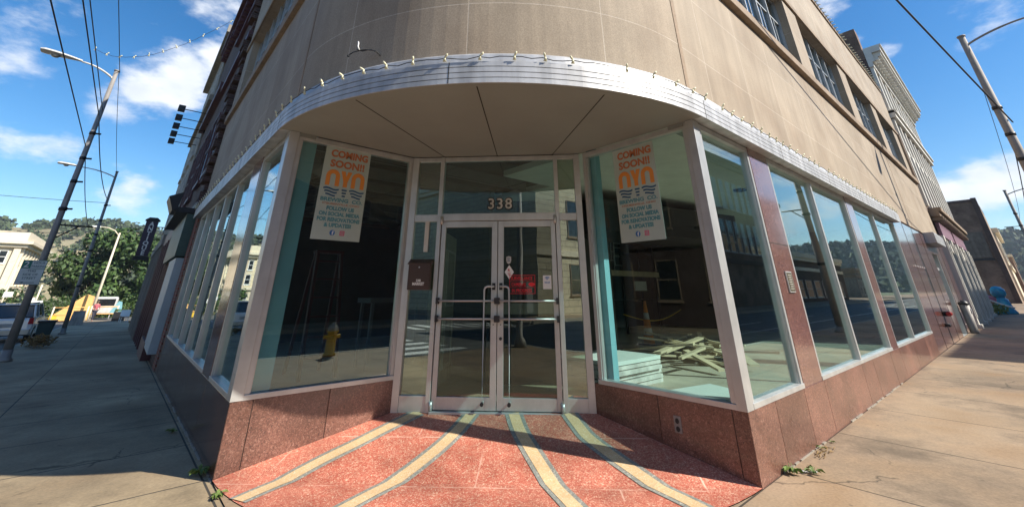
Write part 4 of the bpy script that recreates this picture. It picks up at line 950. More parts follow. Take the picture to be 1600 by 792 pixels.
# ---------------------------------------------------------------- street lamps, wires
def street_lamp(base, top, arm, label, poleM, zlamp=.5, joints=(2.4, 4.3, 5.2, 6.0, 6.9), k_=1.0):
    b = Vector(base); t = Vector(top); a = Vector(arm)
    o = thing('street_lamp', label, 'street lamp', base, 'street lamps')
    q = MB(); q.tube([b, b + (t - b) * .33, t], [.15 * k_, .12 * k_, .085 * k_], 14); po = q.build('pole', poleM, o)
    q = MB(); q.lathe((b.x, b.y, b.z), [(.24 * k_, 0), (.24 * k_, .06), (.17 * k_, .10), (.16 * k_, .3)], 14); q.build('base_collar', poleM, o)
    for h_ in joints:
        c = b + (t - b) * (h_ / (t.z - b.z)); d = (t - b).normalized()
        q = MB(); q.tube([c - d * .05, c + d * .05], [.15 * k_, .145 * k_] if h_ < 5 else [.12 * k_, .118 * k_], 12)
        if h_ > 4: q.tube([c, c + Vector((.22, 0, .02)) if abs(a.y) < .1 else c + Vector((-.22, 0, 0))], .03, 6)
        q.build('band', M['steel_dark'], po)
    q = MB(); q.tube([t, t + Vector((0, 0, .05))], .11 * k_, 12); q.build('pole_cap', poleM, po)
    pts = []
    L = a.length; ad = a.normalized(); s0 = t - (t - b).normalized() * .35
    for k in range(13):
        u = k / 12; pts.append(s0 + ad * (L * u) + Vector((0, 0, zlamp * math.sin(u * math.pi / 2) ** .8 if u > 0 else 0)))
    q = MB(); q.tube(pts, [.035] * 8 + [.03] * 5, 9); ar = q.build('lamp_arm', M['lamp'] if poleM is M['wood_pole'] else poleM, o)
    h0 = pts[-1]
    q = MB(); n_ = 10; side = Vector((-ad.y, ad.x, 0)); rings = []
    for k in range(n_ + 1):
        u = k / n_; wv = .04 + .17 * math.sin(min(1, u * 1.25) * math.pi * .5) * (1 if u < .92 else .75); ht = .035 + .075 * math.sin(min(1, u * 1.2) * math.pi / 2) * (1 if u < .92 else .6)
        c = h0 + ad * (1.05 * u) + Vector((0, 0, .03 + .03 * u)); rings.append([c + side * wv * math.cos(x) + Vector((0, 0, ht * math.sin(x) if math.sin(x) > 0 else .035 * math.sin(x))) for x in [2 * math.pi * j / 12 for j in range(12)]])
    for r0, r1 in zip(rings, rings[1:]):
        for j in range(12): q.face([r0[j], r0[(j + 1) % 12], r1[(j + 1) % 12], r1[j]], None, True)
    q.face(rings[0][::-1]); q.face(rings[-1]); hd = q.build('lamp_head', M['lamp'] if poleM is M['wood_pole'] else M['steel_dark'], o)
    q = MB(); c = h0 + ad * .68 + Vector((0, 0, .02))
    for k in range(5):
        pass
    q.lathe((c.x, c.y, c.z - .10), [(.02, 0), (.08, .015), (.115, .06), (.125, .11)], 14); q.build('lens', M['lens'], hd)
    return o
M['lens'] = mat('lamp_lens', (.35, .34, .30), .2)
l1 = street_lamp((-3.11, 17.8, H(-3, 17.8)), (-3.33, 17.8, 8.98), (-.95, 0, 0), 'near leaning grey street lamp on the shaded left sidewalk with a parking sign', M['wood_pole'], .40, k_=.72)
l2 = street_lamp((-2.95, 33.0, H(-3, 33)), (-3.25, 33.0, 8.3), (-1.6, 0, 0), 'second grey street lamp farther down the shaded left sidewalk', M['wood_pole'], .38, k_=.72)
l3 = street_lamp((19.7, -3.0, H(19, -3)), (18.85, -3.0, 9.6), (0, -1.55, 0), 'tall weathered street lamp at the right edge on the sunny sidewalk', M['pole_r'], .38)
l4 = street_lamp((51.6, -3.0, H(50, -3)), (50.6, -3.0, 8.9), (0, -1.6, 0), 'distant street lamp on the sunny sidewalk near the hill', M['pole_r'], .4)
def bracket(root, c, d, L, label=None):
    c = Vector(c); d = Vector(d)
    q = MB(); q.tube([c, c + d * L], .028, 6); q.tube([c + d * .02 - Vector((0, 0, .45)), c + d * L * .62], .022, 6); q.build('flag_bracket', M['steel_dark'], root)
bracket(l1, (-3.19, 17.8, 3.44), (1, 0, 0), .85); bracket(l4, (51.2, -3.0, 6.2), (0, 1, 0), .9); bracket(l2, (-3.1, 33, 3.0), (1, 0, 0), .7)
bracket(l3, (19.5, -3.0, 4.6), (0, -1, 0), .9)
# parking sign on the first pole
sg = thing('parking_sign', 'green and white two hour parking sign on the near left lamp pole', 'road sign', (-3.3, 17.6, 1.6), None)
M['sign_white'] = mat('sign_white', (.62, .66, .64), .4); M['sign_green'] = mat('sign_green', (.01, .16, .12), .4); M['sign_ink'] = mat('sign_ink', (.05, .13, .14), .4)
X0, X1, Z0, Z1 = -3.55, -3.03, 1.66, 2.35; yS = 17.62
b_ = MB(); b_.box(X0, X1, yS, yS + .012, Z0, Z1); b_.build('plate', M['sign_white'], sg)
b_ = MB(); b_.box(X0 + .005, X0 + .20, yS - .003, yS, Z1 - .235, Z1 - .005)
for q in ((X0, X1, Z0, Z0 + .012), (X0, X1, Z1 - .012, Z1), (X0, X0 + .012, Z0 + .012, Z1 - .012), (X1 - .012, X1, Z0 + .012, Z1 - .012), (X0 + .2, X1, Z1 - .247, Z1 - .235)): b_.box(q[0], q[1], yS - .004, yS, q[2], q[3])
b_.build('green_panel', M['sign_green'], sg)
b_ = MB(); text_mesh(b_, '2', (X0 + .10, yS - .005, Z1 - .20), (1, 0, 0), UP, .23, .002, bold=.003); b_.build('numeral', M['white'], sg)
b_ = MB(); cxs = (X0 + .2 + X1) / 2
text_mesh(b_, 'HOUR', (cxs, yS - .003, Z1 - .10), (1, 0, 0), UP, .085, .002, bold=.001); text_mesh(b_, 'PARKING', (cxs, yS - .003, Z1 - .20), (1, 0, 0), UP, .085, .002, bold=.001, fit=.29)
for k, s_ in enumerate(('THIS', 'SIDE OF', 'STREET')): text_mesh(b_, s_, ((X0 + X1) / 2, yS - .003, Z1 - .335 - k * .10), (1, 0, 0), UP, .09, .002, bold=.001)
b_.box((X0 + X1) / 2 - .10, (X0 + X1) / 2 + .15, yS - .003, yS, Z0 + .052, Z0 + .068); b_.prism([((X0 + X1) / 2 - .17, yS - .003, Z0 + .06), ((X0 + X1) / 2 - .09, yS - .003, Z0 + .085), ((X0 + X1) / 2 - .09, yS - .003, Z0 + .035)], (0, .003, 0))
b_.build('lettering', M['sign_ink'], sg)
def wire(label, a, b, sag=.3, r=.014, n=16, grp='overhead wires', loops=False):
    a = Vector(a); b = Vector(b); pts = [a.lerp(b, k / n) - Vector((0, 0, sag * 4 * (k / n) * (1 - k / n))) for k in range(n + 1)]
    q = MB(); q.tube(pts, r * .68, 5); return q.build('overhead_wire', M['cable'], None, tagd=(label, 'wire', grp))
wire('lowest of the overhead wires above the left street from near pole', (-3.3, 17.9, 6.05), (-3.3, -12, 6.4), .05, .02)
wire('left one of the middle pair of overhead wires above the left street', (-3.3, 17.9, 7.2), (-3.3, -12, 7.2), .0, .022)
wire('right one of the middle pair of overhead wires above the left street', (-3.27, 17.9, 7.42), (-3.27, -12, 7.45), .0, .018)
wire('topmost overhead wire passing over the near lamp pole', (-3.25, 17.9, 9.0), (-3.35, -12, 9.35), .0, .016)
wire('sagging lowest wire between the two left lamp poles', (-3.3, 17.9, 6.05), (-3.1, 33, 4.3), .55, .02)
wire('middle wire of the bundle between the two left lamp poles', (-3.3, 17.9, 7.2), (-3.2, 33, 6.6), .35, .026)
wire('upper wire between the two left lamp poles', (-3.27, 17.9, 9.0), (-3.2, 33, 8.1), .15, .014)
wire('thin wire from the second left pole across the street', (-3.2, 33, 6.4), (-30, 36, 8.0), .6, .02)
wire('thinner lower wire from the second left pole across the street', (-3.2, 33, 4.6), (-30, 37, 5.0), .4, .02)
wire('thick wire running over the roof to the tall right lamp', (19.5, -3.19, 6.53), (-4, -.05, 8.3), .05, .03)
wire('thin wire between the tall right lamp and the distant one', (19.0, -3.0, 8.6), (50.7, -3.0, 6.5), 1.0, .014)
wire('thick sagging wire beyond the tall right lamp', (19.4, -3.05, 6.3), (50.9, -3.0, 5.9), .8, .024)
# string of bulbs from the near lamp to the roof
A_ = Vector((-4.1, 17.8, 9.62)); B_ = Vector((-.1, 17.5, 13.0))
def span_pt(s_):
    L = (B_ - A_).length; u = s_ / L; p = A_.lerp(B_, u) - Vector((0, 0, 1.25 * 4 * u * (1 - u) * (1 - .5 * u))); return p, Vector((0, -1, 0)), Vector((1, 0, 0))
strand('string of bulbs hanging across the sky from the near lamp to the roof', span_pt, 0, 5.2, .47, 'string lights', size=1.7)

# ---------------------------------------------------------------- neighbours on the left street
def windows(root, F, us, zs, v=0, fm='white_dirty', pm='win_dark', t=.06, sill=True):
    for (a, b) in us:
        for (z0, z1) in zs:
            f = MB()
            f.ob(F, a, b, v, v + .05, z0, z0 + t); f.ob(F, a, b, v, v + .05, z1 - t, z1); f.ob(F, a, a + t, v, v + .05, z0 + t, z1 - t); f.ob(F, b - t, b, v, v + .05, z0 + t, z1 - t); f.ob(F, a + t, b - t, v, v + .04, (z0 + z1) / 2 - .03, (z0 + z1) / 2 + .03)
            if sill: f.ob(F, a - .08, b + .08, v, v + .10, z0 - .1, z0)
            o = f.build('window', M[fm], root); p = MB(); p.ob(F, a + t, b - t, v + .005, v + .015, z0 + t, z1 - t); p.build('pane', M[pm], o)
N1 = thing('brick_shop_building', 'dark brown brick building with green sign board next to the tan corner building', 'building', (0, 12, H(0, 12)))
b_ = MB(); b_.box(.02, 12, 12.65, 17.4, -.8, 12.4); b_.box(.02, .5, 11.92, 12.65, 3.4, 12.3); b_.build('wall', M['brick_dark'], N1)
b_ = MB()
rr = random.Random(3)
for k in range(34):   # broken brick ends and corbels on the party wall line
    z = 3.5 + k * .26; b_.box(-.04 - rr.random() * .16, .04, 11.95 + rr.random() * .25, 12.5 + rr.random() * .3, z, z + .12 + rr.random() * .12)
b_.build('ragged_brick_edge', M['brick_dark'], N1)
b_ = MB(); b_.box(-.02, .4, 11.92, 12.62, -.6, 3.39); b_.build('brick_pier', M['brick_red'], N1)
b_ = MB()
for z in (3.55, 9.0, 11.2): b_.box(-.12, .1, 12.0, 17.4, z, z + .22)
for k in range(12): b_.box(-.3, .0, 12.1 + k * .45, 12.3 + k * .45, 11.55, 12.0)
b_.box(-.42, .4, 11.95, 17.4, 12.0, 12.25)
b_.build('cornice', M['brick_dark2'] if 'brick_dark2' in M else M['maroon'], N1)
windows(N1, FLW, [(13.0, 14.3), (15.2, 16.6)], [(4.9, 7.4)], v=.0, fm='maroon')
b_ = MB(); b_.box(-.24, -.02, 12.65, 17.3, 2.35, 3.45); gs = b_.build('sign_board', M['green_sign'], N1)
b_ = MB(); b_.box(-.5, -.02, 12.6, 17.3, 3.47, 3.6); b_.hexa([(-.6, 12.55, 3.5), (-.5, 12.55, 3.5), (-.5, 13.6, 3.5), (-.6, 13.6, 3.5), (-.75, 12.55, 3.85), (-.45, 12.55, 4.0), (-.45, 13.6, 4.0), (-.75, 13.6, 3.85)]); b_.build('awning_box', M['steel_dark'], N1)
b_ = MB(); b_.box(-.19, .02, 12.7, 15.0, .05, 2.3); b_.build('shop_door', M['pale_blue'], N1)
b_ = MB()
for y in (15.1, 15.9, 16.6, 17.25): b_.box(-.16, .02, y, y + .1, -.5, 2.35)
b_.build('shopfront_post', M['maroon'], N1)
b_ = MB(); b_.box(0, .01, 14.76, 17.2, .2, 2.3); b_.build('shop_window', M['win_dark'], N1)
b_ = MB(); b_.box(-.2, .02, 14.7, 17.3, -.5, .15); b_.build('stall_riser', M['maroon'], N1)
N2 = thing('maroon_shop_building', 'maroon fronted brick building farther down the shaded street', 'building', (0, 20, H(0, 20)))
b_ = MB(); b_.box(.04, 12, 17.45, 24.4, -1, 14.2); b_.build('wall', M['brick_dark'], N2)
b_ = MB(); b_.box(-.3, .3, 17.45, 24.4, 13.9, 14.3); b_.box(-.2, .1, 17.45, 24.4, 9.2, 9.5); b_.box(-.15, .1, 17.45, 24.4, 3.4, 3.9)
for k in range(14): b_.box(-.22, .04, 17.6 + k * .5, 17.8 + k * .5, 13.5, 13.9)
b_.build('cornice', M['maroon'], N2)
b_ = MB(); b_.box(-.25, .5, 19.4, 20.3, 14.2, 15.7); b_.build('chimney', M['brick_red'], N2)
windows(N2, FLW, [(18.2, 19.5), (20.3, 21.6), (22.4, 23.7)], [(4.8, 7.6)], v=-.02, fm='maroon')
b_ = MB()
for y in (17.5, 19.0, 20.4, 21.8, 23.2, 24.2): b_.box(-.18, .04, y, y + .16, -1, 3.4)
b_.build('shopfront_post', M['maroon'], N2)
b_ = MB(); b_.box(.02, .038, 17.6, 24.3, .1, 3.2); b_.build('shop_window', M['win_dark'], N2)
N3 = thing('grey_shop_building', 'tall grey stucco building at the far end of the shaded street', 'building', (0, 30, H(0, 30)))
b_ = MB(); b_.box(-.02, 12, 24.45, 35.2, -1.2, 16.0); b_.build('wall', M['grey_stucco'], N3)
b_ = MB(); b_.box(-.35, .3, 24.45, 35.3, 15.6, 16.1); b_.box(-.2, .1, 24.45, 35.3, 11.2, 11.5); b_.box(-.25, 0, 24.45, 35.3, 3.5, 4.0)
for k in range(7): b_.box(-.22, 0, 24.6 + k * 1.72, 24.95 + k * 1.72, -1.2, 3.5)
b_.build('trim', M['grey_stucco'], N3)
windows(N3, FLW, [(25.4, 26.6), (27.8, 29), (30.2, 31.4), (32.6, 33.8)], [(5, 7.4), (8.3, 10.4), (12, 14.2)], v=.02, fm='white_dirty')
b_ = MB(); b_.box(-.04, -.022, 24.9, 35, 0, 3.3); b_.build('shop_window', M['win_dark'], N3)
fl0 = None
for k in range(5):
    y = 21.5 + k * 1.12; z = 9.35 - k * .1
    if fl0 is None:
        fl0 = thing('sign_floodlight', 'topmost of five floodlights on long arms above the shaded shopfronts', 'floodlight', (0, y, z), 'floodlights on long arms')
        q = MB(); q.tube([(0, y, z), (-1.05, y, z)], .02, 6); q.build('arm', M['steel_dark'], fl0)
        q = MB(); q.box(-1.3, -1.03, y - .14, y + .14, z - .13, z + .14); q.build('lamp_housing', M['black'], fl0, bevel=.02)
        q = MB(); q.tube([(-.02, y, z - .02), (.04, y, z - .02)], .09, 8); q.build('wall_plate', M['steel_dark'], fl0)
    else:
        dup(fl0, (0, y, z), 0, ['second', 'middle', 'fourth', 'lowest'][k - 1] + ' of five floodlights on long arms above the shaded shopfronts')
an = thing('blade_sign', 'dark purple vertical sign reading antique hanging over the left sidewalk', 'sign', (-.8, 30, 3.2))
M['plum'] = mat('plum_enamel', (.055, .03, .055), .45)
b_ = MB(); b_.hexa([(-1.06, 29.9, 3.3), (-.50, 29.9, 3.3), (-.50, 30.1, 3.3), (-1.06, 30.1, 3.3), (-1.06, 29.9, 5.2), (-.50, 29.9, 5.2), (-.50, 30.1, 5.2), (-1.06, 30.1, 5.2)]); b_.build('sign_panel', M['plum'], an)
b_ = MB(); b_.box(-1.12, -.44, 29.86, 30.14, 3.08, 3.28); b_.box(-1.12, -.44, 29.86, 30.14, 5.2, 5.28)
b_.prism([(-1.1, 29.87, 5.28), (-.46, 29.87, 5.28), (-.6, 29.87, 5.40), (-.96, 29.87, 5.40)], (0, .26, 0)); b_.build('sign_frame', M['black'], an)
for zz in (3.6, 4.9): b_ = MB(); b_.tube([(-.5, 30, zz), (0, 30, zz)], .025, 6); b_.build('bracket', M['black'], an)
b_ = MB()
for k, ch in enumerate('ANTIQUE'): text_mesh(b_, ch, (-.78, 29.89, 4.93 - k * .262), (1, 0, 0), UP, .31, .006, bold=.012)
b_.build('lettering', M['white'], an)

# ---------------------------------------------------------------- right hand neighbours
M['w1white'] = mat('cream_white_trim', (.66, .63, .56), .6, var=.12, scale=2)
W1 = thing('white_ornate_building', 'white and brown three storey building with bracketed cornice beyond the tan building', 'building', (31, 0, H(31, 0)))
b_ = MB(); b_.box(XE + .02, 38.2, .05, 14, -.2, 12.6); b_.build('wall', M['brick_dark'], W1)
b_ = MB(); b_.box(XE + .05, XE + .75, .06, 1.0, 12.55, 14.5); b_.box(XE + 3.2, XE + 3.9, 2, 3, 12.55, 14.8); b_.build('chimney', M['brick_brown'], W1)
b_ = MB(); nb_ = 9; bw_ = (38.2 - XE - .4) / nb_
for k in range(nb_ + 1):
    u = XE + .1 + k * bw_; b_.ob(FRW, u, u + .34, -.04, .10, 5.0, 9.2); b_.ob(FRW, u, u + .34, -.04, .10, 9.7, 12.1)
b_.ob(FRW, XE + .05, 38.2, -.04, .06, 7.5, 7.75) ; b_.build('pilasters', M['w1white'], W1)
b_ = MB(); b_.ob(FRW, XE + .03, 38.3, -.04, .22, 9.25, 9.68); b_.ob(FRW, XE + .03, 38.3, -.04, .30, 9.5, 9.62); b_.ob(FRW, XE + .03, 38.3, -.04, .15, 12.1, 12.35)
b_.ob(FRW, XE + .03, 38.4, -.04, .62, 12.85, 13.12); b_.ob(FRW, XE + .03, 38.45, -.04, .70, 13.12, 13.2); b_.ob(FRW, XE + .03, 38.3, -.04, .25, 12.35, 12.85); b_.build('cornice', M['w1white'], W1)
b_ = MB()
for k in range(26):
    u = XE + .15 + k * .5; b_.ob(FRW, u, u + .22, .25, .56, 12.6, 12.85); b_.ob(FRW, u, u + .22, .25, .42, 12.42, 12.6)
b_.build('cornice_bracket', M['w1white'], W1)
for k in range(nb_):
    u = XE + .1 + k * bw_ + .56; w1 = bw_ - .70
    windows(W1, FRW, [(u, u + w1)], [(5.35, 7.45), (7.8, 9.0), (9.95, 11.9)], v=-.045, fm='w1white', sill=False)
b_ = MB(); b_.ob(FRW, XE + .3, 38.3, 0, .32, 4.55, 4.75); b_.ob(FRW, XE + .3, 38.3, 0, .42, 4.75, 4.92)
for k in range(18): b_.ob(FRW, XE + .4 + k * .72, XE + .52 + k * .72, .0, .38, 4.38, 4.55)
b_.build('shop_cornice', M['stone_trim'], W1)
b_ = MB(); b_.ob(FRW, XE + 1.0, XE + 5.8, .0, .12, 3.75, 4.36); b_.ob(FRW, XE + 6.5, 37.9, .0, .12, 3.75, 4.36); b_.build('fascia_panel', M['mauve'], W1)
b_ = MB()
for u in (XE + .35, XE + 3.3, XE + 6.0, XE + 8.6, XE + 11.3, XE + 12.6):
    b_.ob(FRW, u, u + .38, -.04, .16, .25, 3.74); b_.ob(FRW, u - .05, u + .43, -.04, .24, -.1, .25); b_.ob(FRW, u + .12, u + .26, .16, .2, .5, 3.5)
b_.build('shopfront_column', M['cream_dull'] if 'cream_dull' in M else M['w1white'], W1)
b_ = MB(); b_.ob(FRW, XE + .8, 38.0, -.04, -.01, .4, 3.7); b_.build('shop_window', M['win_dark'], W1)
b_ = MB(); rr = random.Random(5)
for k in range(40):
    u = XE + 1 + rr.random() * 11.5; b_.ob(FRW, u, u + .15 + rr.random() * .2, .0, .10, 3.0 + rr.random() * .6, 3.2 + rr.random() * .5)
b_.build('carved_ornament', M['w1white'], W1)
# litter bin by the side door
lb = thing('litter_bin', 'tall narrow dark litter bin standing by the side door', 'bin', (22.6, -.16, H(20, 0)))
b_ = MB(); b_.lathe((22.6, -.16, H(20, 0)), [(.11, 0), (.12, .1), (.14, .95)], 14); b_.build('bin_body', M['wood_pole'], lb)
b_ = MB(); b_.lathe((22.6, -.16, H(20, 0)), [(.155, .95), (.155, 1.0), (.07, 1.10)], 14); b_.build('lid', M['black'], lb)
b_ = MB(); b_.prism([(22.55, -.302, .75), (22.65, -.302, .75), (22.65, -.302, .9), (22.55, -.302, .9)], (0, -.004, 0)); b_.build('round_label', M['white'], lb)
# brown building across the gap
M['brown_render'] = mat('brown_grey_render', (.15, .125, .10), .85, var=.25, streak=.25)
B2 = thing('brown_brick_building', 'brown brick building with a parking sign painted wall beyond the gap', 'building', (75, 0, H(70, 0)))
b_ = MB(); b_.box(70, 84, -.85, 22, -.1, 10.9); b_.build('wall', M['brick_brown'], B2)
b_ = MB(); b_.box(69.9, 84.1, -1.0, 22, 10.9, 11.2); b_.box(69.8, 70.0, -1.05, -.6, 0, 11.3); b_.build('parapet', M['brick_dark'], B2)
b_ = MB(); b_.box(69.9, 69.99, -.4, 16, 4.9, 7.6); b_.build('render_patch', M['brown_render'], B2)
b_ = MB(); b_.box(70.1, 84, -1.0, -.86, .2, 10.7); b_.build('tan_front', M['stone_trim'], B2)
b_ = MB(); b_.box(69.84, 69.99, 2.2, 2.5, .3, 3.0); b_.box(69.84, 69.99, 6.2, 6.45, .3, 3.4); b_.box(69.9, 69.99, -.5, 16, 4.6, 4.85); b_.build('wall_strip', M['steel_dark'], B2)
ps = thing('car_park_sign', 'white board with green letter P on the brown brick wall', 'sign', (69.8, 3.2, 3.0))
b_ = MB(); b_.box(69.82, 69.88, 1.2, 4.2, 3.1, 4.6); b_.build('board', M['sign_white'], ps)
b_ = MB(); text_mesh(b_, 'P', (69.8, 3.5, 3.35), (0, -1, 0), UP, 1.4, .03, bold=.03); b_.build('letter', M['sign_green'], ps)
B3 = thing('tan_row_building', 'pale tan two storey building past the brown brick one', 'building', (95, 0, H(95, 0)))
b_ = MB(); b_.box(84.2, 104, -1.2, 20, -.1, 9.0); b_.build('wall', M['cream_block'], B3)
b_ = MB(); b_.box(84.1, 104.1, -1.6, 20, 8.6, 9.2); b_.box(84.1, 104.1, -1.4, -1.19, 4.2, 4.6); b_.build('cornice', M['cream'], B3)
windows(B3, ((0, -1.2), (1, 0), (0, -1)), [(86 + 3 * k, 87.3 + 3 * k) for k in range(6)], [(5.3, 7.6)], fm='white_dirty')
B4 = thing('low_row_building', 'low brown building at the far end of the sunny street', 'building', (125, 0, H(125, 0)))
b_ = MB(); b_.box(106, 150, -1.6, 20, -.1, 6.6); b_.build('wall', M['brick_brown'], B4)
b_ = MB(); b_.box(105.9, 150.1, -1.8, 20, 6.6, 7.0); b_.build('parapet', M['cream'], B4)
# painted sculpture
sp = thing('blue_sculpture', 'bright blue and pink painted sculpture on the sunny sidewalk past the white building', 'sculpture', (41.3, -.2, H(41, 0)))
M['sc_blue'] = mat('sculpture_blue', (.03, .30, .55), .25, var=.15, scale=4, tint=(.05, .45, .55)); M['sc_pink'] = mat('sculpture_pink', (.62, .22, .30), .35)
gz = H(41, 0)
q = MB(); q.lathe((41.3, -.55, gz), [(.5, 0), (.52, .1), (.40, .3), (.36, .6), (.30, .85), (.2, .95)], 18); q.build('body', M['sc_blue'], sp)
q = MB(); q.lathe((41.3, -.55, gz + .9), [(.05, 0), (.27, .08), (.36, .28), (.33, .5), (.2, .66), (.04, .70)], 18); q.build('head', M['sc_blue'], sp)
q = MB(); q.tube([(41.2, -.35, gz + .75), (41.2, .1, gz + .95), (41.2, .55, gz + 1.0)], [.16, .2, .1], 12); q.build('pink_wing', M['sc_pink'], sp)
q = MB(); q.tube([(41.0, .6, gz + 1.05), (41.0, .0, gz + .82), (40.95, -.5, gz + .55), (40.9, -1.0, gz + .35)], .05, 8); q.build('white_band', M['white'], sp)

# ---------------------------------------------------------------- across the streets (seen in the glass)
def block(name, label, x0, x1, y0, y1, h_, wallM, F, us, zs, trimM, fm='white_dirty', cor=.4):
    o = thing(name, label, 'building', ((x0 + x1) / 2, (y0 + y1) / 2, 0))
    b_ = MB(); b_.box(x0, x1, y0, y1, -1.5, h_); b_.build('wall', M[wallM], o)
    b_ = MB(); b_.box(x0 - cor, x1 + cor, y0 - cor, y1 + cor, h_ - .5, h_); b_.box(x0 - cor * .6, x1 + cor * .6, y0 - cor * .6, y1 + cor * .6, h_ - .9, h_ - .5); b_.box(x0 - .12, x1 + .12, y0 - .12, y1 + .12, 3.9, 4.3); b_.build('cornice', M[trimM], o)
    windows(o, F, us, zs, fm=fm); return o
FY = lambda y: ((0, y), (1, 0), (0, 1))
block('red_brick_building', 'three storey dark brick building with pale cornice across the sunny street', 36, 50.5, -30, -15.5, 14.6, 'brick_brown', FY(-15.5), [(37.5 + k * 1.6, 38.6 + k * 1.6) for k in range(8)], [(5.0, 8.0), (9.2, 12.2)], 'brick_dark')
block('grey_row_building', 'grey two storey building beside the dark brick one across the sunny street', 50.9, 58, -30, -15.5, 11.5, 'grey_stucco', FY(-15.5), [(51.8 + k * 2, 53 + k * 2) for k in range(3)], [(5.0, 7.0), (8.0, 10.0)], 'white_dirty')
block('tan_shop_building', 'tan shop building across the street nearer the corner', 22.8, 35.6, -30, -15.2, 12.9, 'brick_brown', FY(-15.2), [(23.6 + k * 2.0, 24.8 + k * 2.0) for k in range(6)], [(5.2, 7.6), (8.6, 10.8)], 'stone_trim')
block('dark_corner_store', 'low dark brick store directly across the sunny street', -5.0, 22.4, -30, -15.4, 9.2, 'brick_dark', FY(-15.4), [(-4 + k * 3.2, -2.2 + k * 3.2) for k in range(8)], [(5.4, 7.4)], 'brick_dark', fm='stone_trim')
block('low_brick_shop', 'low flat roofed dark building farther along across the sunny street', 59, 82, -30, -16, 6.0, 'brick_dark', FY(-16), [(60 + k * 3.5, 62.5 + k * 3.5) for k in range(6)], [(.8, 2.8)], 'cream')
block('limestone_bank', 'pale limestone block building diagonally across the crossing', -34, -15.2, -34, -15.6, 11.5, 'lime_block', ((-15.2, 0), (0, 1), (1, 0)), [(-20.5, -19.0), (-25.5, -24.0), (-30, -28.5)], [(1.2, 3.4), (5.4, 8.2)], 'cream', fm='stone_trim')
block('house_with_gable', 'grey house far along the sunny street', 100, 108, -26, -18, 5.5, 'grey_stucco', FY(-18), [(101 + k * 2.2, 102 + k * 2.2) for k in range(3)], [(1, 2.3), (3.4, 4.7)], 'stone_trim')
block('brick_store', 'brown brick store across the shaded street', -30, -16.2, -3, 22, 9.0, 'brick_dark', ((-16.2, 0), (0, 1), (1, 0)), [(-1 + k * 3, .4 + k * 3) for k in range(7)], [(1, 3.2), (5, 7.2)], 'brick_dark', fm='stone_trim')
# courthouse
CH = thing('cream_courthouse', 'cream stone building with pilasters at the left edge beyond the parked car', 'building', (-24, 85, -1.4))
b_ = MB(); b_.box(-42, -12.2, 80, 100, -2, 7.3); b_.build('wall', M['cream_block'], CH)
b_ = MB(); b_.box(-42.5, -11.7, 79.5, 100, 6.6, 7.0); b_.box(-42.9, -11.3, 79.1, 100, 7.0, 7.35); b_.box(-42.2, -12.0, 79.8, 100, 7.35, 8.5); b_.box(-42.3, -11.9, 79.7, 100, 1.7, 2.1); b_.build('cornice', M['cream'], CH)
b_ = MB()
for k in range(8):
    b_.box(-12.2, -11.95, 80.3 + k * 2.4, 81.0 + k * 2.4, -2, 6.6)
for k in range(7): b_.box(-14.7 - k * 1.9, -14.35 - k * 1.9, 79.72, 80, 2.1, 6.6)
b_.box(-12.8, -12.2, 79.72, 80, -2, 6.6); b_.build('pilaster', M['cream'], CH)
windows(CH, ((0, 80), (1, 0), (0, -1)), [(-13.95 - k * 1.9, -13.2 - k * 1.9) for k in range(6)], [(-.6, 1.2), (2.5, 4.0), (4.7, 6.2)], v=0, fm='white')
windows(CH, ((-12.2, 0), (0, 1), (1, 0)), [(82.0 + k * 4.8, 83.2 + k * 4.8) for k in range(3)], [(-.6, 1.2), (2.5, 4.0), (4.7, 6.2)], v=0, fm='white')

# hydrant and signal box seen mirrored in the glass
hy = thing('fire_hydrant', 'yellow fire hydrant with a pale bonnet mirrored in the left entrance window', 'hydrant', (3.3, -3.3, H(3.3, -3)))
hx, hyy, hz = 3.3, -3.3, H(3.3, -3)
MB().lathe((hx, hyy, hz), [(.15, 0), (.15, .05), (.115, .07), (.11, .5), (.14, .52), (.14, .55)], 18).build('barrel', M['yellow_paint'], hy)
MB().lathe((hx, hyy, hz + .55), [(.13, 0), (.12, .06), (.08, .12), (.03, .14), (.03, .18)], 18).build('bonnet', M['white_dirty'], hy)
q = MB(); q.tube([(hx - .2, hyy, hz + .42), (hx + .2, hyy, hz + .42)], .045, 10); q.tube([(hx, hyy, hz + .38), (hx, hyy + .2, hz + .38)], .06, 10); q.build('nozzle', M['yellow_paint'], hy)
sb = thing('signal_cabinet', 'grey traffic signal pole with control cabinet by the crossing', 'signal pole', (-2.6, 2.6, H(-3, 2)))
sx, sy, sz = -3.3, -3.2, H(-3, -3)
sb.location = (sx, sy, sz); sb['_o'] = (sx, sy, sz)
q = MB(); q.lathe((sx, sy, sz), [(.2, 0), (.18, .2), (.1, .3), (.07, 5.5)], 14); q.build('pole', M['wood_pole'], sb)
q = MB(); q.box(sx - .2, sx + .2, sy - .35, sy - .1, sz + .9, sz + 1.8); q.build('cabinet', M['alu'], sb)
sb['label'] = 'grey traffic signal pole with control cabinet at the kerb corner behind the viewer'

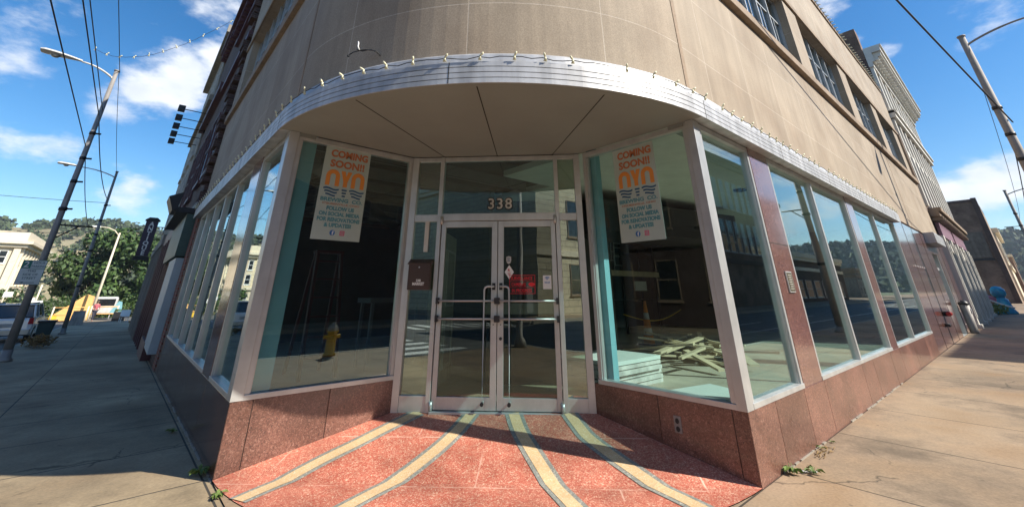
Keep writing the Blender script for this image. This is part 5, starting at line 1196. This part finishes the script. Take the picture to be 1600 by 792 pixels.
# ---------------------------------------------------------------- left street things
M['car_white'] = mat('white_car_paint', (.82, .83, .84), .25, var=.03, coat=1); M['car_glass'] = mat('car_glass', (.015, .018, .02), .05, spec=.8); M['tyre'] = mat('tyre', (.02, .02, .02), .8); M['tail'] = mat('tail_light', (.45, .02, .02), .2, coat=1); M['rim'] = mat('wheel_rim', (.45, .45, .45), .3, .8)
def suv(x, y, z, label, mt='car_white', grp='cars parked along the kerb'):
    """car pointing along +y, rear at y"""
    o = thing('parked_car', label, 'car', (x, y, z), grp)
    W = .92
    side = [(0.0, .38), (.02, .95), (.10, 1.05), (3.25, 1.05), (4.3, .92), (4.5, .75), (4.52, .35), (4.0, .28), (.3, .28)]
    secs = []
    q = MB()
    for k, (fx, ins) in enumerate(((-1, .0), (-.93, .0), (.93, .0), (1, .0))):
        pass
    def ring(xx, sc_): return [Vector((x + xx * W, y + 2.26 + (yy - 2.26) * sc_, z + .3 + (zz - .3) * (1 - (1 - sc_) * .6))) for yy, zz in side]
    rs = [ring(-1, .95), ring(-.94, .99), ring(-.8, 1), ring(.8, 1), ring(.94, .99), ring(1, .95)]
    for a, b in zip(rs, rs[1:]):
        for j in range(len(a)): q.face([a[j], a[(j + 1) % len(a)], b[(j + 1) % len(b)], b[j]])
    q.face(rs[0]); q.face(rs[-1][::-1]); q.build('body', M[mt], o, bevel=.03)
    q = MB(); cab = lambda yy, zz, w_: [(x - w_, y + yy, z + zz), (x + w_, y + yy, z + zz)]
    q.hexa([(x - .86, y + .06, z + 1.04), (x + .86, y + .06, z + 1.04), (x + .86, y + 3.4, z + 1.04), (x - .86, y + 3.4, z + 1.04), (x - .70, y + .28, z + 1.60), (x + .70, y + .28, z + 1.60), (x + .70, y + 2.6, z + 1.60), (x - .70, y + 2.6, z + 1.60)]); q.build('cabin_glass', M['car_glass'], o, bevel=.05)
    q = MB(); q.box(x - .74, x + .74, y + .22, y + 2.65, z + 1.585, z + 1.66)
    for sx_ in (-1, 1):
        q.tube([(x + sx_ * .865, y + .08, z + 1.05), (x + sx_ * .72, y + .29, z + 1.6)], .05, 6); q.tube([(x + sx_ * .865, y + 1.3, z + 1.05), (x + sx_ * .72, y + 1.25, z + 1.6)], .04, 6); q.tube([(x + sx_ * .865, y + 3.3, z + 1.05), (x + sx_ * .72, y + 2.6, z + 1.6)], .04, 6)
    q.build('roof', M[mt], o, bevel=.03)
    q = MB()
    for sx_ in (-1, 1): q.tube([(x + sx_ * .6, y + .4, z + 1.68), (x + sx_ * .6, y + 2.5, z + 1.68)], .025, 6)
    q.build('roof_rail', M['steel_dark'], o)
    for sx_ in (-1, 1):
        q = MB(); q.hexa([(x + sx_ * .72, y - .02, z + .78), (x + sx_ * .9, y + .02, z + .78), (x + sx_ * .92, y + .2, z + .78), (x + sx_ * .72, y + .2, z + .78), (x + sx_ * .72, y + .02, z + 1.04), (x + sx_ * .87, y + .05, z + 1.04), (x + sx_ * .89, y + .2, z + 1.04), (x + sx_ * .72, y + .2, z + 1.04)]); q.build('tail_light', M['tail'], o)
        for yy in (.85, 3.6):
            q = MB(); q.tube([(x + sx_ * .70, y + yy, z + .34), (x + sx_ * .93, y + yy, z + .34)], .34, 20); wq = q.build('wheel', M['tyre'], o)
            q = MB(); q.tube([(x + sx_ * .90, y + yy, z + .34), (x + sx_ * .94, y + yy, z + .34)], .2, 14); q.build('rim', M['rim'], wq)
    q = MB(); q.box(x - .88, x + .88, y - .06, y + .1, z + .32, z + .58); q.build('bumper', M['bumper'] if 'bumper' in M else M['rim'], o, bevel=.03)
    q = MB(); q.box(x - .26, x + .26, y - .01, y + .01, z + .66, z + .82); q.build('number_plate', M['white_dirty'], o)
    return o
suv(-4.80, 29.6, H(-4, 30) - .13, 'white estate car parked at the kerb by the near left lamp')
suv(60.0, -5.9, H(60, -5) - .13, 'white car parked far along the sunny street') if False else None
bn = thing('street_bin', 'dark green litter bin at the kerb behind the white car', 'bin', (-2.9, 25.0, H(-3, 25)))
bz = H(-3, 25)
M['bin_green'] = mat('bin_green', (.01, .045, .05), .5)
q = MB(); q.hexa([(-3.25, 24.8, bz), (-2.9, 24.8, bz), (-2.9, 25.2, bz), (-3.25, 25.2, bz), (-3.32, 24.75, bz + .8), (-2.83, 24.75, bz + .8), (-2.83, 25.25, bz + .8), (-3.32, 25.25, bz + .8)]); q.build('bin_body', M['bin_green'], bn, bevel=.03)
q = MB(); q.box(-3.35, -2.8, 24.72, 25.28, bz + .8, bz + .88); q.build('lid', M['black'], bn, bevel=.02)
def leafclump(name, label, catg, c, rx, ry, rz, n, size, mm, grp=None, stem=True):
    o = thing(name, label, catg, c, grp); rr = random.Random(hash(label) % 1000 if False else len(label) * 7 + int(abs(c[0]) * 10))
    q = MB(); c = Vector(c)
    for k in range(n):
        d = Vector((rr.gauss(0, 1), rr.gauss(0, 1), rr.gauss(0, 1))).normalized() * rr.random() ** .4
        p = c + Vector((d.x * rx, d.y * ry, rz + d.z * rz)); a = Vector((rr.uniform(-1, 1), rr.uniform(-1, 1), rr.uniform(-.4, 1))).normalized(); b = a.cross(Vector((rr.uniform(-1, 1), rr.uniform(-1, 1), rr.uniform(-1, 1)))).normalized()
        s_ = size * rr.uniform(.6, 1.3); q.face([p - b * s_ * .3, p + a * s_ * .5 - b * s_ * .15, p + a * s_, p + a * s_ * .5 + b * s_ * .3])
    q.build('foliage', M[mm], o)
    q = MB()
    for k in range(5): q.tube([c, c + Vector((rr.uniform(-.5, .5) * rx, rr.uniform(-.5, .5) * ry, rz))], size * .05, 5)
    q.build('stem', M['bark'] if mm != 'weed' else M['weed'], o); return o
leafclump('dry_shrub', 'low dry brown shrub at the kerb beside the green bin', 'shrub', (-2.95, 22.9, H(-3, 23)), .45, .6, .22, 420, .12, 'dry')
def weed(c, s_, label, n=14):
    o = thing('weed', label, 'weed', c, 'weeds in the pavement joints'); rr = random.Random(int(abs(c[0] * 91 + c[1] * 37))); c = Vector(c); q = MB()
    for k in range(n):
        a = rr.uniform(0, 6.28); L = s_ * rr.uniform(.5, 1.1); d = Vector((math.cos(a), math.sin(a), 0)); sd_ = Vector((-d.y, d.x, 0)) * L * .16; up = Vector((0, 0, 1))
        p = [c, c + d * L * .35 + up * L * .45, c + d * L * .75 + up * L * .5, c + d * L + up * L * .25]
        q.face([p[0], p[1] - sd_, p[2] - sd_ * .8, p[3], p[2] + sd_ * .8, p[1] + sd_])
    q.build('blade', M['weed'], o); q = MB()
    for k in range(4): a = rr.uniform(0, 6.28); q.tube([c, c + Vector((math.cos(a) * .2, math.sin(a) * .2, .6)) * s_], s_ * .02, 4)
    q.build('stem', M['weed'], o)
weed((3.86, -.05, H(3.8, 0)), .115, 'broad leafed weed growing where the right granite base meets the sidewalk', 16)
weed((3.98, -.18, H(3.8, 0)), .09, 'small flat weed in the sidewalk joint in front of the broad leafed one', 8)
weed((4.75, -.04, H(4.8, 0)), .05, 'tiny weed with dry stalks at the first granite joint', 8)
weed((-.05, 3.62, H(0, 3.6)), .12, 'bushy weed at the foot of the dark left granite base', 22)
weed((-.02, 2.92, H(0, 2.9)), .08, 'small weed at the left edge of the terrazzo floor', 14)
weed((-.12, 5.5, H(0, 5.5)), .08, 'flattened dark weed along the shaded left wall', 10)
weed((5.05, -.05, H(5, 0)), .04, 'tiny sprout beside the second granite joint', 6)
# dry stalks litter
q = MB(); rr = random.Random(9)
for k in range(26):
    x = rr.uniform(4.45, 4.85); y = -rr.uniform(.03, .14); a = rr.uniform(0, 3.1); L = rr.uniform(.03, .09); z = H(x, 0) + .008
    q.tube([(x, y, z), (x + math.cos(a) * L, y - abs(math.sin(a)) * L * .5, z + rr.uniform(0, .02))], .0035, 4)
q.build('dry_stalks', M['dry'], None, tagd=('small heap of dry brown stalks by the first granite joint on the right', 'litter'))
q = MB(); q.prism([(3.93, -.10, H(4, 0) + .004), (4.02, -.20, H(4, 0) + .004), (4.05, -.185, H(4, 0) + .004), (3.96, -.085, H(4, 0) + .004)], (0, 0, .006)); q.build('wood_splinter', M['white_dirty'], None, tagd=('pale splinter lying beside the broad leafed weed', 'litter'))
# pale caulk bead along the wall foot
q = MB(); rr = random.Random(2)
def bead(F, a, b, zf):
    u = a
    while u < b:
        L = rr.uniform(.05, .35)
        if rr.random() < .72: z = zf(u); q.ob(F, u, min(b, u + L), -.001, rr.uniform(.008, .02), z - .01, z + rr.uniform(.006, .014))
        u += L + rr.uniform(.0, .06)
bead(FRW, S + .02, 9.5, lambda u: H(u, 0)); bead(FLW, S + .02, 8.5, lambda u: H(0, u))
q.build('sealant_bead', M['curb'], BLD)
# A-frame board, planters, person, far barriers
ab = thing('pavement_board', 'small tan A frame board on the far left sidewalk', 'sign board', (-3.2, 47, H(-3, 47)))
z = H(-3, 47); q = MB(); q.hexa([(-3.6, 46.7, z), (-2.8, 46.7, z), (-2.8, 46.75, z), (-3.6, 46.75, z), (-3.55, 47, z + 1.0), (-2.85, 47, z + 1.0), (-2.85, 47.04, z + 1.0), (-3.55, 47.04, z + 1.0)]); q.build('front_panel', M['grey_stucco'], ab)
q = MB(); q.hexa([(-3.6, 47.3, z), (-2.8, 47.3, z), (-2.8, 47.34, z), (-3.6, 47.34, z), (-3.55, 47.05, z + 1.0), (-2.85, 47.05, z + 1.0), (-2.85, 47.09, z + 1.0), (-3.55, 47.09, z + 1.0)]); q.build('back_panel', M['grey_stucco'], ab)
pb = thing('planter_box', 'black planter box by the far shopfront with a bench beside it', 'planter', (-.6, 55, H(0, 55)))
z = H(0, 55); q = MB(); q.box(-1.2, -.3, 54.5, 55.2, z, z + .75); q.build('box', M['black'], pb)
q = MB()
for k in range(40): x = -1.2 + random.random() * .9; y = 54.5 + random.random() * .7; q.face([(x, y, z + .75), (x + .1, y, z + .9), (x + .05, y + .05, z + 1.05)])
q.build('plant', M['leaf'], pb)
for k, (x, y) in enumerate(((-.45, 50.5), (-.35, 48.6))):
    o = thing('folding_chair', ('pale folding chair farther from the viewer outside the far shops', 'pale folding chair nearer the viewer outside the far shops')[k], 'chair', (x, y, H(x, y)), 'folding chairs outside the shops'); z = H(x, y)
    q = MB(); q.box(x - .25, x + .25, y - .25, y + .25, z + .42, z + .46); q.build('seat', M['steel_dark'], o)
    q = MB(); q.hexa([(x - .25, y + .22, z + .46), (x + .25, y + .22, z + .46), (x + .25, y + .26, z + .46), (x - .25, y + .26, z + .46), (x - .25, y + .34, z + .95), (x + .25, y + .34, z + .95), (x + .25, y + .38, z + .95), (x - .25, y + .38, z + .95)]); q.build('backrest', M['white'], o)
    for sx_ in (-1, 1):
        for sy_ in (-1, 1): q = MB(); q.tube([(x + sx_ * .22, y + sy_ * .22, z), (x + sx_ * .22, y - sy_ * .1, z + .44)], .02, 5); q.build('leg', M['white'], o)

def person(loc, rz, label):
    o = thing('person', label, 'person', loc)
    J = {'pel': (0, 0, .95, .13), 'wst': (0, 0, 1.12, .115), 'ch': (0, .0, 1.34, .14), 'nk': (0, .0, 1.47, .055), 'hd0': (0, .01, 1.56, .075), 'hd': (0, .01, 1.64, .095), 'hd2': (0, .01, 1.72, .07),
         'sl': (-.17, 0, 1.41, .055), 'el': (-.22, .04, 1.15, .042), 'hl': (-.20, -.12, .93, .035), 'sr': (.17, 0, 1.41, .055), 'er': (.23, -.05, 1.15, .042), 'hr': (.22, -.2, .97, .035),
         'tl': (-.09, 0, .88, .095), 'kl': (-.10, -.16, .50, .06), 'al': (-.10, -.22, .10, .042), 'fl': (-.10, -.40, .04, .04), 'tr': (.09, 0, .88, .095), 'kr': (.10, .06, .50, .06), 'ar': (.10, .30, .14, .042), 'fr': (.10, .20, .04, .038)}
    E = [('pel', 'wst'), ('wst', 'ch'), ('ch', 'nk'), ('nk', 'hd0'), ('hd0', 'hd'), ('hd', 'hd2'), ('ch', 'sl'), ('sl', 'el'), ('el', 'hl'), ('ch', 'sr'), ('sr', 'er'), ('er', 'hr'), ('pel', 'tl'), ('tl', 'kl'), ('kl', 'al'), ('al', 'fl'), ('pel', 'tr'), ('tr', 'kr'), ('kr', 'ar'), ('ar', 'fr')]
    def skin(name, keys, m, grow=0, lim=None):
        ks = [k for k in J if k in keys]; idx = {k: i for i, k in enumerate(ks)}
        me = bpy.data.meshes.new(name); me.from_pydata([J[k][:3] for k in ks], [(idx[a], idx[b]) for a, b in E if a in idx and b in idx], []); me.materials.append(m)
        ob = bpy.data.objects.new(name, me); COL.objects.link(ob); ob.parent = o
        ob.modifiers.new('skin', 'SKIN'); ob.modifiers.new('sub', 'SUBSURF').levels = 1; ob.modifiers['sub'].render_levels = 1
        for k in ks: me.skin_vertices[0].data[idx[k]].radius = (J[k][3] + grow,) * 2
        me.skin_vertices[0].data[0].use_root = True; return ob
    skin('body', set(J), M['skin'])
    skin('shirt', {'pel', 'wst', 'ch', 'sl', 'el', 'sr', 'er'}, M['pink_cloth'], .02)
    skin('trousers', {'pel', 'tl', 'kl', 'al', 'tr', 'kr', 'ar'}, M['dark_cloth'], .022)
    q = MB(); q.lathe((0, 0, 0), [(.02, 1.52), (.10, 1.56), (.115, 1.66), (.09, 1.75), (.02, 1.78)], 12); h = q.build('hair', M['bark'], o, origin=(0, .0, 0)); h.location = (0, .03, 0)
    o.rotation_euler = (0, 0, rz); return o
M['skin'] = mat('skin', (.42, .24, .17), .6); M['pink_cloth'] = mat('pink_cloth', (.42, .10, .12), .8); M['dark_cloth'] = mat('dark_cloth', (.03, .03, .05), .8)
person((-2.55, 55.5, H(-2.5, 55.5)), .4, 'person in a pink top and dark trousers walking on the far sidewalk')
# far end of the left street
def barrier(x0, x1, y, label):
    z = H(x0, y); o = thing('rail_barrier', label, 'barrier', ((x0 + x1) / 2, y, z), 'orange rail barriers')
    for x in (x0, x1): q = MB(); q.tube([(x, y, z), (x, y, z + 1.3)], .07, 6); q.build('post', M['cream'], o)
    q = MB()
    for zz in (.55, 1.2): q.tube([(x0, y, z + zz), (x1, y, z + zz)], .05, 6)
    q.build('rail', M['orange_pale'], o)
M['orange_pale'] = mat('pale_orange_paint', (.80, .45, .15), .6)
barrier(-5.6, -3.2, 59, 'left orange rail barrier in the sunlight past the street end'); barrier(-3.0, -1.0, 60, 'right orange rail barrier in the sunlight past the street end')
yt = thing('yellow_canvas_tent', 'bright yellow pitched canvas behind the orange barriers', 'tent', (-4.5, 63, H(-4, 63)))
z = H(-4, 63); q = MB(); q.prism([(-6.3, 62, z), (-3.0, 62, z), (-3.2, 62, z + 2.2), (-3.8, 62, z + 2.4)], (0, 2.5, 0)); q.build('canvas', M['orange_pale'], yt)
q = MB(); q.box(-5.9, -5.4, 61.6, 61.9, z, z + .5); q.build('yellow_flap', M['yellow_paint'], yt)
gm = thing('teal_covered_stand', 'teal cover on a small stand beside the pale pole at the street end', 'stand', (-1.1, 61.5, H(-1, 61)))
z = H(-1, 61); q = MB(); q.prism([(-1.6, 61.2, z + .6), (-.6, 61.2, z + .6), (-.8, 61.2, z + 1.6), (-1.1, 61.2, z + 1.7)], (0, .8, 0)); q.build('cover', M['teal'], gm)
q = MB()
for x in (-1.5, -.7): q.tube([(x, 61.5, z), (x, 61.5, z + .7)], .04, 5)
q.build('leg', M['white'], gm)
ec = thing('parked_van', 'pale parked van half hidden behind the pole at the street end', 'van', (-2.6, 68, H(-2, 68)))
z = H(-2, 68); q = MB(); q.box(-3.4, -1.2, 67, 71, z + .4, z + 2.2); q.build('body', M['white_dirty'], ec, bevel=.2); q = MB(); q.box(-3.2, -1.4, 66.97, 67.02, z + 1.3, z + 2.0); q.build('rear_window', M['car_glass'], ec)
for x in (-3.2, -1.6): q = MB(); q.tube([(x, 67.8, z + .38), (x + .2, 67.8, z + .38)], .38, 12); q.build('wheel', M['tyre'], ec)
wp = thing('white_lamp_post', 'slim cream lamp post with a curved arm in front of the big tree', 'street lamp', (-2.9, 60.5, H(-3, 60)))
z = H(-3, 60); q = MB(); q.tube([(-2.9, 60.5, z), (-2.95, 60.5, 7.3)], [.13, .08], 8); q.build('pole', M['cream'], wp)
q = MB(); q.tube([(-2.95, 60.5, 7.0), (-3.4, 60.5, 7.5), (-4.0, 60.5, 7.75), (-4.7, 60.5, 7.8)], .05, 6); q.build('lamp_arm', M['cream'], wp); q = MB(); q.box(-5.3, -4.6, 60.4, 60.65, 7.72, 7.86); q.build('lamp_head', M['white'], wp, bevel=.03)
for k, (x, y, h_) in enumerate(((-10.6, 70, 4.2), (-9.2, 74, 3.2), (-8.3, 72, 2.6))):
    o = thing('sign_post', ('tallest of three pale posts between the courthouse and the big tree', 'middle of three pale posts between the courthouse and the big tree', 'shortest of three pale posts between the courthouse and the big tree')[k], 'post', (x, y, H(x, y)), 'pale posts'); z = H(x, y)
    q = MB(); q.tube([(x, y, z), (x, y, z + h_ + 1)], .09, 6); q.build('post', M['cream'], o); q = MB(); q.box(x - .1, x + .6, y - .1, y - .05, z + h_ * .55, z + h_ * .55 + .5); q.build('plate', M['white'], o)

# ---------------------------------------------------------------- trees and hills
def tree(c, R_, Hc, n, leaf, label, grp=None, name='leafy_tree', z0=None, sd=1):
    rr = random.Random(sd); c = Vector(c); o = thing(name, label, 'tree', c, grp)
    q = MB(); q.tube([c, c + Vector((.1, 0, Hc * .25)), c + Vector((-.1, .1, Hc * .5))], [R_ * .07, R_ * .05, R_ * .03], 8)
    lobes = []
    for k in range(34):
        a = rr.uniform(0, 6.28); rad = R_ * (rr.random() ** .5) * .85; zz = Hc * rr.uniform(.10, .92); rad *= math.sqrt(max(.08, 1 - ((zz / Hc - .5) / .55) ** 2))
        p = c + Vector((math.cos(a) * rad, math.sin(a) * rad, zz)); lobes.append((p, R_ * rr.uniform(.2, .34)))
        if k % 3 == 0: q.tube([c + Vector((0, 0, Hc * .3)), p], [R_ * .03, R_ * .008], 5)
    q.build('trunk', M['bark'], o)
    q = MB()
    for k in range(n):
        lp_, lr = lobes[rr.randrange(len(lobes))]; d = Vector((rr.gauss(0, 1), rr.gauss(0, 1), rr.gauss(0, 1))).normalized(); p = lp_ + d * lr * (rr.random() ** .35) * rr.choice((1, 1, 1.15))
        nn = (d + Vector((rr.uniform(-.7, .7), rr.uniform(-.7, .7), rr.uniform(-.2, .9)))).normalized(); a = nn.cross(Vector((rr.uniform(-1, 1), rr.uniform(-1, 1), rr.uniform(-1, 1)))).normalized(); b = nn.cross(a); s_ = leaf * rr.uniform(.6, 1.4)
        q.face([p - a * s_, p - b * s_ * .5, p + a * s_, p + b * s_ * .5])
    q.build('crown', M['leaf'], o); return o
tree((-3.6, 86, -2.0), 7.2, 11.6, 12000, .34, 'big dark green tree at the end of the shaded street', sd=4)
tree((3.5, 84, -2.0), 5.5, 11.8, 6500, .34, 'second dark tree half hidden by the far grey building', sd=6)
tree((-11.5, 76, -1.6), 2.2, 3.4, 1300, .2, 'small bright green tree beside the courthouse corner', sd=8)
tree((90, -24, .3), 5, 5, 2500, .3, 'round green tree across the far sunny street mirrored in the windows', sd=9)
tree((56.0, -22, .3), 4, 9, 10, .3, 'x', sd=10) if False else None
for k in range(6): leafclump('roadside_shrub', ('first', 'second', 'third', 'fourth', 'fifth', 'sixth')[k] + ' from the left of the low dark shrubs under the big tree', 'shrub', (-11.5 + k * 2.4, 79 + (k % 2), -1.9), 1.5, 1.2, 1.5, 500, .4, 'leaf', 'shrubs under the big tree')
leafclump('grass_tuft', 'bright green grass tuft in front of the blue sculpture', 'grass', (39.6, -.25, H(40, 0)), .5, .5, .28, 350, .16, 'weed')
M['hill'] = mat('hillside', (.20, .20, .10), .95, var=.35, scale=.02, tint=(.34, .24, .16), coord='Object')
M['hill_leaf'] = mat('hill_trees', (.06, .085, .035), .9, var=.4, scale=.03)
def hill(name, pts, ridge, m, depth, origin, lab, nclump, lsize, seed):
    """pts: along-line foot points; ridge: heights; the slope rises away over 'depth' metres"""
    q = MB(); rows = 8; rr = random.Random(seed); grid = []
    for i, (x, y, dx, dy) in enumerate(pts):
        col_ = []
        for j in range(rows + 1):
            t = j / rows; z = -3 + (ridge[i] + 3) * (t ** .8) + (rr.uniform(-1, 1) * 1.2 if 0 < j < rows else 0); col_.append(Vector((x + dx * depth * t, y + dy * depth * t, z)))
        grid.append(col_)
    for a, b in zip(grid, grid[1:]):
        for j in range(rows): q.face([a[j], b[j], b[j + 1], a[j + 1]], None, True)
    o = q.build(name, m, None, origin=(0, 0, 0)); o['kind'] = 'structure'
    q = MB()
    for k in range(nclump):
        i = rr.randrange(len(grid) - 1); t = rr.random(); tj = 1 - rr.random() ** 1.2 if rr.random() < .6 else 1.0
        fj = tj * rows; j = min(rows - 1, int(fj)); u = fj - j
        p = (grid[i][j].lerp(grid[i][j + 1], u)).lerp(grid[i + 1][j].lerp(grid[i + 1][j + 1], u), t)
        s_ = lsize * rr.uniform(.6, 1.5)
        for w_ in range(26):
            d = Vector((rr.gauss(0, 1), rr.gauss(0, 1), rr.gauss(0, 1))).normalized() * rr.random() ** .4; pp = p + Vector((d.x * s_, d.y * s_, s_ * .7 + d.z * s_ * .75)); a_ = Vector((rr.uniform(-1, 1), rr.uniform(-1, 1), rr.uniform(-1, 1))).normalized(); b_ = a_.cross(Vector((rr.uniform(-1, 1), rr.uniform(-1, 1), rr.uniform(-1, 1)))).normalized(); r_ = s_ * rr.uniform(.2, .42)
            q.face([pp - a_ * r_, pp - b_ * r_, pp + a_ * r_, pp + b_ * r_])
    o = q.build('wooded_slope', M['hill_leaf'], None, origin=(0, 0, 0)); o['kind'] = 'stuff'; o['label'] = lab; o['category'] = 'woodland'
n_ = 30
hill('hill', [(-230 + 400 * k / n_, 260, 0, 1) for k in range(n_ + 1)], [40 + 2.0 * math.sin(k * .5) + 1.5 * math.sin(k * 1.3) for k in range(n_ + 1)], M['hill'], 150, None, 'pale green wooded hillside across the valley on the left', 1000, 3.0, 11)
hill('hill', [(420, -200 + 380 * k / n_, 1, 0) for k in range(n_ + 1)], [44 + 4.0 * math.sin(k * .4) + (k - 15) * .35 for k in range(n_ + 1)], M['hill_leaf'], 200, None, 'dark green wooded hill at the end of the sunny street', 1100, 6, 12)

# haze over the valley
b_ = MB(); b_.box(-700, 900, -700, 700, -8, 75)
hz = b_.build('haze', M['white'], None, origin=(0, 0, 0)); hz['kind'] = 'stuff'; hz['label'] = 'thin bluish haze over the valley'; hz['category'] = 'haze'
m = bpy.data.materials.new('haze_air'); m.use_nodes = True; t = m.node_tree; t.nodes.clear(); oo = nd(t, 'ShaderNodeOutputMaterial'); pv = nd(t, 'ShaderNodeVolumePrincipled'); pv.inputs['Color'].default_value = (.75, .85, 1, 1); pv.inputs['Density'].default_value = .0003; t.links.new(pv.outputs[0], oo.inputs['Volume'])
hz.data.materials.clear(); hz.data.materials.append(m)

for o in bpy.data.objects:
    if '_o' in o: del o['_o']
